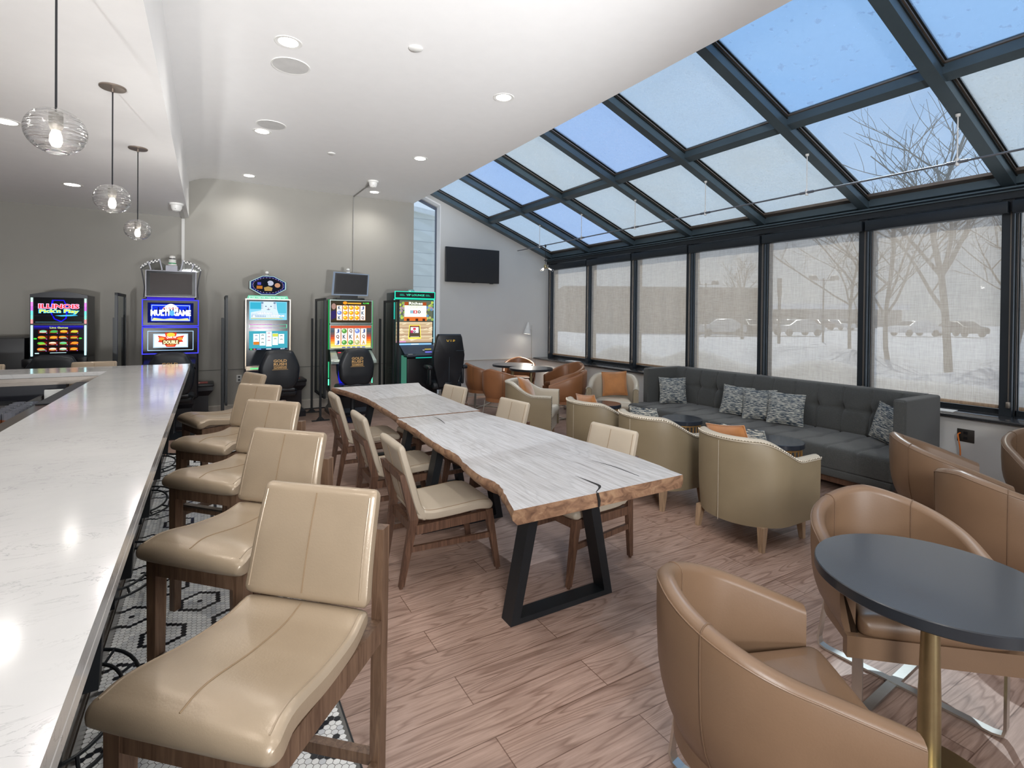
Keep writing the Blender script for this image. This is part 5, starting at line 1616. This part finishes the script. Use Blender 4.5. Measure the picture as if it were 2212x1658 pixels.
a.text('Riches', -.125, 1.83, .135, 1.885, E((150, 160, 120), .8), .05); a.text('Riches', -.12, 1.835, .13, 1.88, E((248, 250, 240), 1.2), .02)
a.text('Amigo', -.10, 1.765, .11, 1.815, E((150, 170, 120), .8), .04); a.text('Amigo', -.095, 1.77, .105, 1.81, E((245, 250, 235), 1.2), .01)
a.rect(-.10, 1.68, -.04, 1.735, E((150, 190, 210), .9)); a.rect(-.04, 1.68, .03, 1.735, E((205, 60, 70), 1.0)); a.text('X', -.025, 1.69, .015, 1.725, E((250, 250, 250), 1.2), .06); a.disc(.065, 1.708, .028, .026, E((30, 36, 50), .7)); a.disc(.065, 1.708, .014, .013, E((250, 250, 250), 1.1))
a.build('screen', s)
a = Art(-.004)
for k in range(12): a.rect(-.345, 1.17 + k * .03, .325, 1.202 + k * .03, E([(190, 160, 130), (215, 190, 155), (205, 178, 140), (225, 205, 170)][k % 4], .85))
for k in range(26): x = q.uniform(-.32, .28); z = q.uniform(1.2, 1.5); a.poly([(x, z), (x + .06, z + .02), (x + .09, z + .012), (x + .03, z - .004)], E((238, 222, 190), .95))
a.rect(-.13, 1.235, .11, 1.25, E((235, 215, 80), 1.1)); a.poly([(-.13, 1.25), (.11, 1.25), (.09, 1.48), (-.11, 1.48)], E((240, 220, 90), 1.1)); a.poly([(-.115, 1.262), (.095, 1.262), (.078, 1.466), (-.098, 1.466)], E((96, 84, 70), .7))
a.rect(-.085, 1.34, .06, 1.44, E((235, 235, 240), 1.1)); a.rect(-.08, 1.45, .06, 1.462, E((190, 70, 50), .9)); a.rect(-.04, 1.39, .01, 1.43, E((205, 60, 80), 1)); a.rect(-.085, 1.34, -.04, 1.385, E((200, 60, 110), .9)); a.disc(-.015, 1.362, .022, .02, E((30, 34, 60), .7)); a.disc(-.015, 1.362, .01, .009, E((250, 250, 250), 1)); a.rect(-.09, 1.268, .07, 1.275, E((240, 240, 220), 1))
a.rect(-.345, 1.175, -.17, 1.20, E((215, 150, 200), .9)); a.build('screen', s)
mb = MB()
mb.box(-.30, .30, -.04, .0, 1.13, 1.155, E((150, 205, 250), .9)).box(-.08, .06, -.044, -.04, 1.137, 1.15, E((225, 240, 250), 1.2))
mb.add([(-.28, -.02, 1.13), (.34, -.02, 1.13), (.34, -.18, .98), (-.24, -.18, .98)], [(0, 3, 2, 1)], plain('slate_console', (64, 74, 90), .35))
mb.rbox(-.26, .36, -.34, -.16, .93, .975, .02, 3, plain('dark_console', (36, 44, 56), .3))
mb.rbox(-.20, -.12, -.26, -.2, .972, .985, .004, 2, M_CHROME).rbox(-.08, .18, -.28, -.2, .972, .98, .003, 2, plain('teal_button_glass', (60, 90, 90), .2))
mb.box(.14, .26, -.13, -.125, 1.05, 1.06, E((230, 200, 70), 1)).box(.14, .26, -.16, -.15, .99, 1.015, E((120, 120, 250), 1)).rbox(.10, .13, -.15, -.12, 1.03, 1.05, .004, 2, M_WHITE)
mb.box(-.10, .3, -.345, -.34, .92, .932, E((40, 210, 190), .8))
mb.build('console', None, s, smooth=20)
mb = MB(); mb.rbox(-.22, .34, -.24, .0, .1, .92, .02, 3, M_BLACKP).box(-.24, -.225, -.24, .0, .12, .95, E((110, 200, 170), .25)); mb.build('lower_cabinet', None, s)
mb = MB(); mb.lathe([(0, 0), (.10, 0), (.06, .03), (.05, .055), (0, .06)], 20, c=(0, .2, 2.05)); mb.build('beacon', plain('pale_teal_beacon', (120, 180, 180), .3), s)

# accessory pedestals beside machines 2 and 3
def pedestal(x, lb, first=None):
    if first: return dup(first, lb, (x, 8.86, 0))
    s = thing('machine_pedestal', lb, 'pedestal', (x, 8.86, 0), 0, 'low black pedestals beside the slot machines')
    mb = MB(); rings = []
    for z, w_, d_ in ((0, .19, .20), (.09, .19, .20), (.14, .13, .15), (.42, .13, .15), (.50, .19, .2), (.56, .19, .2)):
        rings.append([(-w_, .0 + (.2 - d_), z), (w_, .0 + (.2 - d_), z), (w_, .42, z), (-w_, .42, z)])
    mb.loft(rings); mb.build('base', plain('black_laminate', (24, 24, 32), .3), s, smooth=0)
    MB().rbox(-.2, .2, -.02, .42, .56, .60, .01, 2).build('pedestal_top', M_BLACKP, s)
    mb = MB(); mb.rbox(-.12, .12, .08, .28, .60, .606, .002, 1, plain('red_printed_card', (150, 70, 66), .5)).box(-.05, .02, .12, .18, .6062, .607, M_WHITE); mb.build('printed_mat', None, s, smooth=0)
    return s
q0 = pedestal(1.17, 'low black pedestal with a printed mat right of the hexagon topper machine')
pedestal(-.13, 'low black pedestal mostly hidden by the bar end and the dark divider', q0)
bx = MB(); bx.rbox(-3.2, -2.02, 8.8, 9.45, 0, 1.31, .01, 2)
tag(bx.build('service_cabinet', M_BLACKP), 'plain black cabinet against the wall left of the first slot machine', 'cabinet')

# dividers
def divider(x, lb, first=None):
    if first: return dup(first, lb, (x, 0, 0))
    s = thing('divider_screen', lb, 'divider', (x, 0, 0), 0, 'black framed acrylic dividers between the machines')
    mb = MB(); y0, y1, z0, z1, w_ = 8.22, 9.02, .36, 1.90, .035
    mb.box(-.015, .015, y0, y0 + w_, z0, z1).box(-.015, .015, y1 - w_, y1, z0, z1).box(-.015, .015, y0, y1, z0, z0 + w_).box(-.015, .015, y0, y1, z1 - w_, z1)
    mb.build('frame', M_BLACK, s, smooth=0)
    MB().box(-.004, .004, y0 + w_, y1 - w_, z0 + w_, z1 - w_).build('panel', G_ACRYL, s, smooth=0)
    for y in (8.37, 9.15):
        mb = MB(); mb.box(-.05, -.02, y - .02, y + .02, 0, 1.58)
        for z in (1.5, .95): mb.lathe([(0, 0), (.008, 0), (.008, .008), (0, .01)], 10, M_CHROME, mtx=Matrix.Translation((-.02, y - .02, z)) @ Matrix.Rotation(R(90), 4, 'X'))
        mb = MB(); mb.box(-.05, -.02, y - .02, y + .02, 0, 1.58); mb.box(-.16, .10, y - .03, y + .03, 0, .012)
        mb.wallpoly([(-.10, .012), (.03, .012), (-.02, .07), (-.05, .07)], y - .004, y + .004)
        mb.build('post', M_BLACK, s, smooth=0)
    return s
d0 = divider(1.53, 'black framed clear divider between the hexagon topper machine and the blank monitor machine')
divider(.215, 'black divider seen edge on right of the blue outlined machine', d0)
divider(-1.02, 'black framed divider between the arched machine and the blue outlined machine', d0)
divider(2.68, 'black framed clear divider left of the VIP LOUNGE machine', d0)

# gaming chairs
def gaming(x, y, rz, lb, first=None):
    if first: return dup(first, lb, (x, y, 0), rz)
    s = thing('gaming_chair', lb, 'gaming chair', (x, y, 0), rz, 'black vinyl gaming chairs with gold lettering')
    pl = [(-.13, .56), (.13, .56), (.235, .66), (.262, .80), (.262, .90), (.20, 1.06), (.13, 1.125), (-.13, 1.125), (-.20, 1.06), (-.262, .90), (-.262, .80), (-.235, .66)]
    P = crom([(a_, 0, b_) for a_, b_ in pl + [pl[0]]], 4)[:-1]
    c = Vector((0, 0, .84)); rings = []
    for y_, k in ((-.265, .3), (-.27, .80), (-.262, .93), (-.24, .985), (-.21, 1.0), (-.18, .985), (-.165, .93), (-.16, .7), (-.16, .3)):
        rings.append([(c.x + (p.x - c.x) * k, y_, c.z + (p.z - c.z) * k) for p in P])
    bk = MB().loft(rings).build('backrest', M_VINYL, s, smooth=60)
    a = Art(-.2715)
    GD = plain('gold_embroidery', (214, 172, 110), .5)
    a.text('GOLD', -.088, .965, .088, 1.005, GD, .03); a.text('RUSH', -.085, .918, .085, .958, GD, .03)
    a.rect(-.088, .905, .088, .910, GD); a.rect(-.088, .870, .088, .875, GD); a.text('GAMING', -.085, .879, .085, .901, GD, .03); a.rect(-.105, .858, .105, .862, GD)
    a.build('lettering', bk)
    MB().tube([(p.x * 1.0, -.21, c.z + (p.z - c.z)) for p in P], .006, 6, closed=True).build('piping', M_VINYL, bk)
    MB().rbox(-.24, .24, -.22, .24, .46, .56, .045, 4).build('seat', M_VINYL, s)
    mb = MB(); mb.tube([(-.22, .0, .52), (-.22, -.16, .54), (-.19, -.23, .56), (0, -.25, .57), (.19, -.23, .56), (.22, -.16, .54), (.22, .0, .52)], .028, 8); mb.rbox(-.05, .05, -.25, -.18, .48, .62, .01, 2)
    mb.build('back_bracket', M_VINYL, s)
    MB().lathe([(.26, 0), (.26, .015), (.05, .05), (.035, .08), (.035, .44), (.10, .46), (0, .46)], 32).build('pedestal', M_BLACK, s)
    return s
g0 = gaming(.86, 8.22, R(3), 'black gaming chair reading GOLD RUSH GAMING at the hexagon topper machine')
gaming(1.95, 8.22, R(1), 'black gaming chair reading GOLD RUSH GAMING at the blank monitor machine', g0)
gaming(-.41, 8.22, R(-4), 'black gaming chair partly behind the bar end, only GOLD visible', g0)
g1 = gaming(-1.58, 8.22, R(0), 'black chair back rising behind the far bar counter at the arched machine', g0)
for ch in list(g1.children_recursive):
    if ch.name.startswith('lettering'): bpy.data.objects.remove(ch)
s = thing('gaming_chair', 'tall black high back armchair with yellow VIP LOUNGE lettering', 'gaming chair', (3.42, 7.84, 0), R(-6), 'black vinyl gaming chairs with gold lettering')
rings = []
pl = [(-.155, .45), (.155, .45), (.20, .60), (.265, .85), (.275, 1.0), (.215, 1.30), (.19, 1.345), (-.19, 1.345), (-.215, 1.30), (-.275, 1.0), (-.265, .85), (-.20, .60)]
for y_, k in ((.06, .3), (.05, .9), (.055, .96), (.08, 1.0), (.13, 1.0), (.15, .96), (.155, .3)):
    rings.append([(a_ * k, y_ - .10 * (b_ - .45) + .0, .9 + (b_ - .9) * k) for a_, b_ in pl])
bk = MB().loft(rings).build('backrest', M_VINYL, s, smooth=30)
for nm, b_, z0, z1, hw in (('VIP', 'V I P', 1.205, 1.255, .075), ('LOUNGE', 'LOUNGE', 1.155, 1.185, .08)):
    vs, fs = text_mesh(b_, .03)
    mb = MB(); mb.add([(-hw + a_ * 2 * hw + .01, .0405 - .10 * (z0 + c_ * (z1 - z0) - .45), z0 + c_ * (z1 - z0)) for a_, c_ in vs], fs)
    mb.build('lettering', plain('yellow_embroidery', (226, 186, 70), .5), bk, smooth=0)
mb = MB(); mb.tube([(-.26, .046 - .1 * .62, 1.07), (.26, .046 - .1 * .62, 1.07)], .003, 5).tube([(0, .046 - .1 * .62, 1.07), (.01, .048 - .1 * .1, .55)], .003, 5); mb.build('seam', plain('pale_blue_seam', (70, 84, 96), .6), bk)
MB().rbox(-.25, .25, .08, .55, .42, .54, .04, 4).build('seat', M_VINYL, s)
for sg in (-1, 1):
    mb = MB(); mb.rbox(sg * .30 - .045, sg * .30 + .045, .05, .36, .76, .82, .025, 3).rbox(sg * .28 - .025, sg * .28 + .025, .12, .26, .5, .78, .02, 3); mb.build('armrest', M_VINYL, s)
mb = MB(); mb.rbox(-.06, .06, .02, .14, .30, .55, .01, 2).lathe([(.27, 0), (.27, .015), (.06, .05), (.04, .08), (.04, .42)], 32, c=(0, .3, 0)); mb.build('pedestal', M_BLACK, s)

# ================================================================== WALL THINGS
tv = thing('television', 'black wall mounted television switched off on the light grey wall', 'television', (4.61, YB - .10, 2.665), R(0))
MB().rbox(-.60, .60, .0, .05, -.345, .345, .006, 2).build('housing', M_BLACKP, tv)
a = Art(-.0005); a.rect(-.588, -.328, .588, .335, plain('matte_dark_tv_screen', (38, 38, 40), .35)); a.build('screen', tv)
MB().box(-.04, .04, -.004, .0, -.352, -.345).box(.38, .46, -.004, .02, -.356, -.345).build('sensor', M_BLACKP, tv, smooth=0)
MB().box(-.2, .2, .05, .098, -.15, .15).build('wall_bracket', M_BLACK, tv, smooth=0)
fl = thing('floor_lamp', 'slim metal floor lamp with small white cone shade in the corner', 'floor lamp', (5.95, 9.28, 0))
MB().tube([(0, 0, .01), (0, 0, 1.46)], .006, 10).build('pole', M_CHROME, fl)
MB().lathe([(0, 0), (.12, 0), (.12, .012), (0, .016)], 32).build('base', M_CHROME, fl)
MB().tube([(0, 0, 1.38), (-.035, 0, 1.365), (-.08, 0, 1.40)], .005, 8).build('arm', M_CHROME, fl)
tm = Matrix.Translation((-.105, 0, 1.40)) @ Matrix.Rotation(R(7), 4, 'Y')
MB().lathe([(.082, -.125), (.05, -.01), (.014, .12), (.0, .13)], 32, mtx=tm, cap=False).lathe([(.080, -.124), (.048, -.01), (.0, .11)], 32, mtx=tm, cap=False).build('lamp_shade', M_WHITE, fl)
MB().lathe([(0, -.115), (.07, -.115), (.0, -.09)], 24, mtx=tm).build('bulb', glow('lamp_disc', (255, 248, 235), 8), fl)
lp = lamp('floor_lamp_light', 'SPOT', (5.85, 9.28, 1.27), 45, (1, .93, .82), spot_size=R(110), spot_blend=.6, shadow_soft_size=.05)
lp.rotation_euler = (R(-28), R(18), 0)
def outlet(name, loc, lb, w_=.075, h_=.115, mt=None, side=False):
    o = thing(name, lb, 'outlet', loc)
    if side: o.rotation_euler = (0, 0, R(-90))
    MB().rbox(-w_ / 2, w_ / 2, -.006, .0, -h_ / 2, h_ / 2, .002, 2).build('cover_plate', mt or M_WHITE, o)
    mb = MB()
    for z in (-.025, .025): mb.box(-.016, .016, -.008, -.006, z - .013, z + .013)
    mb.build('socket', M_GREYGRILLE if mt is None else M_BLACKP, o, smooth=0)
outlet('wall_outlet', (.43, YB, .59), 'pale double outlet plate on the wall behind the farthest bar stool', mt=M_WALLR)
outlet('wall_outlet', (2.42, YB, .62), 'small pale outlet plate low on the wall left of the VIP machine', mt=M_WALLR)
outlet('floor_outlet', (6.2, 2.02, .56), 'dark outlet plate on the low wall beside the near sofa arm', .13, .12, plain('dark_bronze_plate', (50, 46, 42), .4), side=True)
MB().tube(crom([(6.19, 2.06, .58), (6.14, 2.06, .57), (6.13, 2.05, .52), (6.14, 2.04, .40), (6.16, 2.05, .2), (6.15, 2.05, .01)], 5), .006, 6).build('power_cord', plain('orange_cord', (226, 120, 40), .5))
tag(bpy.data.objects['power_cord'], 'orange power cord plugged in beside the near sofa arm', 'cord')
outlet('wall_outlet', (6.2, 6.15, .60), 'dark outlet plate on the low wall above the cream club chair', .115, .08, plain('grey_plate', (120, 122, 122), .4), side=True)
cd2 = MB().tube(crom([(2.42, YB - .02, .60), (2.46, YB - .06, .52), (2.56, YB - .10, .36), (2.72, YB - .06, .28)], 6), .004, 6).build('power_cord', M_BLACKP)
tag(cd2, 'thin black cord hanging from the outlet left of the VIP machine', 'cord')
def paper(y, lb, n=[0]):
    mb = MB(); mb.box(-.09, .09, -.14, .14, 0, .001); o = mb.build('paper_sheet', M_WHITE, smooth=0); o.location = (6.36, y, .7545); o.rotation_euler = (0, 0, R(6)); tag(o, lb, 'paper', 'white paper sheets on the dark sill')
paper(8.35, 'white paper sheet on the dark sill in the second window bay')
paper(6.1, 'white paper sheet on the dark sill just left of the sofa')
paper(2.3, 'small white paper corner on the sill beside the near sofa arm')

# ================================================================== OUTSIDE
from mathutils import noise as mn
def gh(x, y):
    """snow covered ground height"""
    n1 = mn.noise(Vector((x * .35, y * .35, 1.3))); n2 = mn.noise(Vector((x * 1.1, y * 1.1, 4.1)))
    d = x - 6.75
    bank = .95 * math.exp(-(max(0, d - .35) / 1.1) ** 2) * (1 - math.exp(-(d / .28) ** 2) * .25) * (1 + .38 * mn.noise(Vector((0, y * .8, 7.7))))
    far = .55 * smooth01(1.5, 6, d) * (1 - smooth01(11, 22, d)) * (1 + .7 * n1)
    return bank + far + .10 * n2 * (1 - smooth01(8, 20, d)) + .05
mb = MB()
xs = [6.75 + .14 * k for k in range(40)] + [12.4 + .55 * k for k in range(26)] + [27, 32, 40, 55, 80, 120, 200]
ys = [-8 + .22 * k for k in range(120)] + [19 + 1.2 * k for k in range(16)] + [40, 48, 60, 80, 110, 150, 220]
vs = [(x, y, gh(x, y)) for x in xs for y in ys]
ny = len(ys)
mb.add(vs, [(i * ny + j, (i + 1) * ny + j, (i + 1) * ny + j + 1, i * ny + j + 1) for i in range(len(xs) - 1) for j in range(ny - 1)])
o = mb.build('snow_ground', M_SNOW, smooth=180)
tag(o, 'snow covered ground and drifts outside the window wall', 'snow', kind='stuff')
fwd = Vector((math.sin(YAW), math.cos(YAW), 0)); rgt = Vector((math.cos(YAW), -math.sin(YAW), 0))
def outp(px, d): p = fwd * d + rgt * ((px - 1106) / F_PX * d); return (p.x, p.y)
# long low brick building
x_, y_ = outp(1435, 52)
b = thing('commercial_building', 'long low brown building with a flat roof across the car park', 'building', (x_, y_, 0), -YAW)
MB().box(-10, 10.2, 0, 12, 0, 4.45).build('wall', M_BRICK, b, smooth=0)
MB().box(-10.2, 10.4, -.3, 12, 4.45, 4.75).box(-10, 10.2, -.2, .0, 3.4, 3.6).build('roof', plain('dark_flat_roof', (92, 82, 76), .8), b, smooth=0)
for x in (-6, -2.4, 5.4, 8.4): MB().box(x - .9, x + .9, -.05, .05, 0, 2.3).build('door', plain('dark_storefront', (64, 54, 48), .4), b, smooth=0)
x_, y_ = outp(1800, 120)
b = thing('distant_building', 'pale wide building with snowy roof far across the car park', 'building', (x_, y_, 0), -YAW)
MB().box(-11, 16, 0, 14, 0, 4.0).build('wall', plain('pale_grey_facade', (158, 150, 144), .9), b, smooth=0)
MB().box(-12, 17, -1, 14, 4.0, 5.2).build('roof', M_SNOW, b, smooth=0)
x_, y_ = outp(1700, 104)
b = thing('small_building', 'small dark gabled building beside the roadside sign', 'building', (x_, y_, 0), -YAW)
MB().box(-3.5, 4, 0, 6, 0, 2.6).build('wall', plain('dark_facade', (70, 62, 60), .9), b, smooth=0)
MB().wallpoly([(-4, 2.6), (4.5, 2.6), (3.8, 3.5), (-3.4, 3.5)], -.4, 6.2).build('roof', plain('dark_shingle', (60, 56, 56), .9), b, smooth=0)
# sign
x_, y_ = outp(1683, 30)
b = thing('roadside_sign', 'plain dark rectangular roadside sign above the parked cars', 'sign', (x_, y_, 0), -YAW + R(62))
MB().box(-.9, .9, -.12, .12, 3.0, 3.95).build('sign_panel', plain('dark_sign_panel', (84, 72, 66), .6), b, smooth=0)
MB().box(-.08, .08, -.08, .08, 0, 3.0).build('post', M_BLACK, b, smooth=0)
# lamps
def streetlamp(px, d, h, lb, first=None):
    x, y = outp(px, d)
    if first: return dup(first, lb, (x, y, 0))
    s = thing('street_lamp', lb, 'street lamp', (x, y, 0), -YAW, 'double headed car park lamps')
    MB().tube([(0, 0, 0), (0, 0, h)], .07, 10, r_end=.05).tube([(-.75, 0, h - .12), (.75, 0, h - .12)], .03, 8).build('pole', M_BLACK, s)
    for sg in (-1, 1): MB().lathe([(0, -.02), (.28, -.02), (.30, .05), (.24, .28), (0, .36)], 20, c=(sg * .75, 0, h - .1)).build('lamp_head', plain('lamp_globe', (90, 84, 80), .4), s)
    return s
l0 = streetlamp(1524, 42, 4.5, 'double headed car park lamp above the brown building')
streetlamp(1778, 36, 4.0, 'double headed car park lamp beside the bare tree branches', l0)
# cars
def car(px, d, rz, mt, lb, first=None, c=None):
    x, y = outp(px, d)
    s = thing('parked_car', lb, 'car', (x, y, .1), rz)
    prof = [(-2.2, .35), (-2.25, .75), (-2.0, .95), (-1.3, 1.02), (-.6, 1.48), (.9, 1.52), (1.7, 1.05), (2.2, .98), (2.28, .6), (2.2, .35)]
    rings = [[(p[0], yy * (1 - .12 * max(0, p[1] - 1)), p[1]) for p in prof] for yy in (-.88, -.8, 0, .8, .88)]
    rings[0] = [(p[0] * .97, -.88 * (1 - .14 * max(0, p[1] - 1)), .35 + (p[1] - .35) * .97) for p in prof]; rings[-1] = [(p[0], -p[1], p[2]) for p in rings[0]]
    MB().loft(rings).build('body', mt, s, smooth=30)
    mb = MB()
    for sg in (-1, 1): mb.add([(-1.15, sg * .84, 1.02), (1.5, sg * .84, 1.02), (.85, sg * .80, 1.44), (-.55, sg * .80, 1.42)], [(0, 1, 2, 3)])
    mb.add([(1.74, -.7, 1.04), (1.74, .7, 1.04), (1.0, .66, 1.49), (1.0, -.66, 1.49)], [(0, 1, 2, 3)]).add([(-1.34, -.7, 1.04), (-1.34, .7, 1.04), (-.68, .66, 1.45), (-.68, -.66, 1.45)], [(0, 1, 2, 3)])
    mb.build('window', M_CARGLASS, s, smooth=0)
    for wx in (-1.4, 1.45):
        for sg in (-1, 1): MB().lathe([(0, -.1), (.30, -.1), (.33, -.08), (.33, .08), (.30, .1), (0, .1)], 20, mtx=Matrix.Translation((wx, sg * .82, .33)) @ Matrix.Rotation(R(90), 4, 'X')).build('wheel', M_RUBBER, s)
    return s
CP = [plain('car_silver', (170, 172, 176), .3, metal=.5), plain('car_dark', (60, 56, 56), .3), plain('car_white', (225, 225, 228), .3), plain('car_red', (96, 50, 46), .3)]
for i, (px, d, k, lb) in enumerate([(1552, 46, 0, 'silver car parked behind the snow bank in front of the brown building'), (1622, 48, 1, 'dark car parked right beside the silver car'),
                                    (1722, 48, 0, 'light car parked below the roadside sign'), (1975, 50, 2, 'white van like car glimpsed between the bare trees'), (2075, 50, 1, 'dark car right of the big bare tree trunk')]):
    car(px, d, -YAW + (R(90) if i in (1, 4) else R(8)), CP[k], lb)
for i in range(9):
    car(1684 + (i % 5) * 44 + (i // 5) * 22, 76 + (i // 5) * 9, -YAW + R(90), CP[(i * 3 + 1) % 4], ['dark', 'silver', 'red', 'white', 'dark', 'silver', 'red', 'white', 'dark'][i] + ' car, number %s from the left in the %s distant car park row' % (['one', 'two', 'three', 'four', 'five'][i % 5], ['nearer', 'farther'][i // 5]))
# bare trees
def tree(px, d, h, seed, lb, spread=.55, trunk=.16, first=2):
    trunk *= .75
    r = random.Random(seed); x, y = outp(px, d)
    mb = MB()
    def grow(p, dr, ln, rad, lev):
        n = 5; pts = [p]; q = p.copy(); dd = dr.copy()
        for _ in range(n):
            dd = (dd + Vector((r.uniform(-1, 1), r.uniform(-1, 1), r.uniform(-.2, .6))) * .13).normalized()
            q = q + dd * ln / n; pts.append(q.copy())
        mb.tube(pts, rad, 7 if lev < 2 else 4, r_end=rad * .55)
        if lev >= 4: return
        for k in range(5 if lev == 0 else (4 if lev < 3 else 3)):
            t_ = r.uniform(.35, 1) if lev else r.uniform(.35, 1)
            bp = pts[max(1, min(n, int(t_ * n)))]
            side = Vector((r.uniform(-1, 1), r.uniform(-1, 1), r.uniform(-.05, .5))).normalized()
            nd = (dd * .8 + side * (spread + .25)).normalized()
            grow(bp, nd, ln * r.uniform(.5, .72), rad * .5, lev + 1)
    grow(Vector((0, 0, 0)), Vector((0, 0, 1)), h * .55, trunk, 0)
    s = thing('bare_tree', lb, 'tree', (x, y, 0))
    mb.build('trunk_and_branches', M_BARK, s, smooth=180)
    return s
tree(2052, 13.0, 8.5, 5, 'large bare tree with thick trunk outside the wide right blind', .7, .13)
tree(1925, 14.5, 8.0, 8, 'slim bare tree left of the large tree outside the wide blind', .6, .09)
tree(1840, 17, 6.5, 21, 'bare tree whose branches spread over the double headed lamp', .95, .08)
tree(1604, 40, 7.5, 13, 'round crowned bare tree in front of the brown building', .8, .16)
tree(2190, 15, 8, 31, 'bare tree partly behind the last mullion at the right edge', .7, .1)
# siding wall of the neighbouring wing behind the narrow window
mb = MB(); mb.wallpoly([(2.4, 0), (6.6, 0), (6.6, 4.12), (2.4, 4.65)], 13, 13.3, M_SIDING)
mb.wallpoly([(2.4, 4.65), (6.6, 4.12), (6.6, 4.24), (2.4, 4.77)], 12.9, 13.3, plain('white_fascia', (225, 228, 228), .6))
o = mb.build('neighbouring_wall', None, smooth=0); tag(o, 'pale lap siding wall seen through the narrow window', 'building')
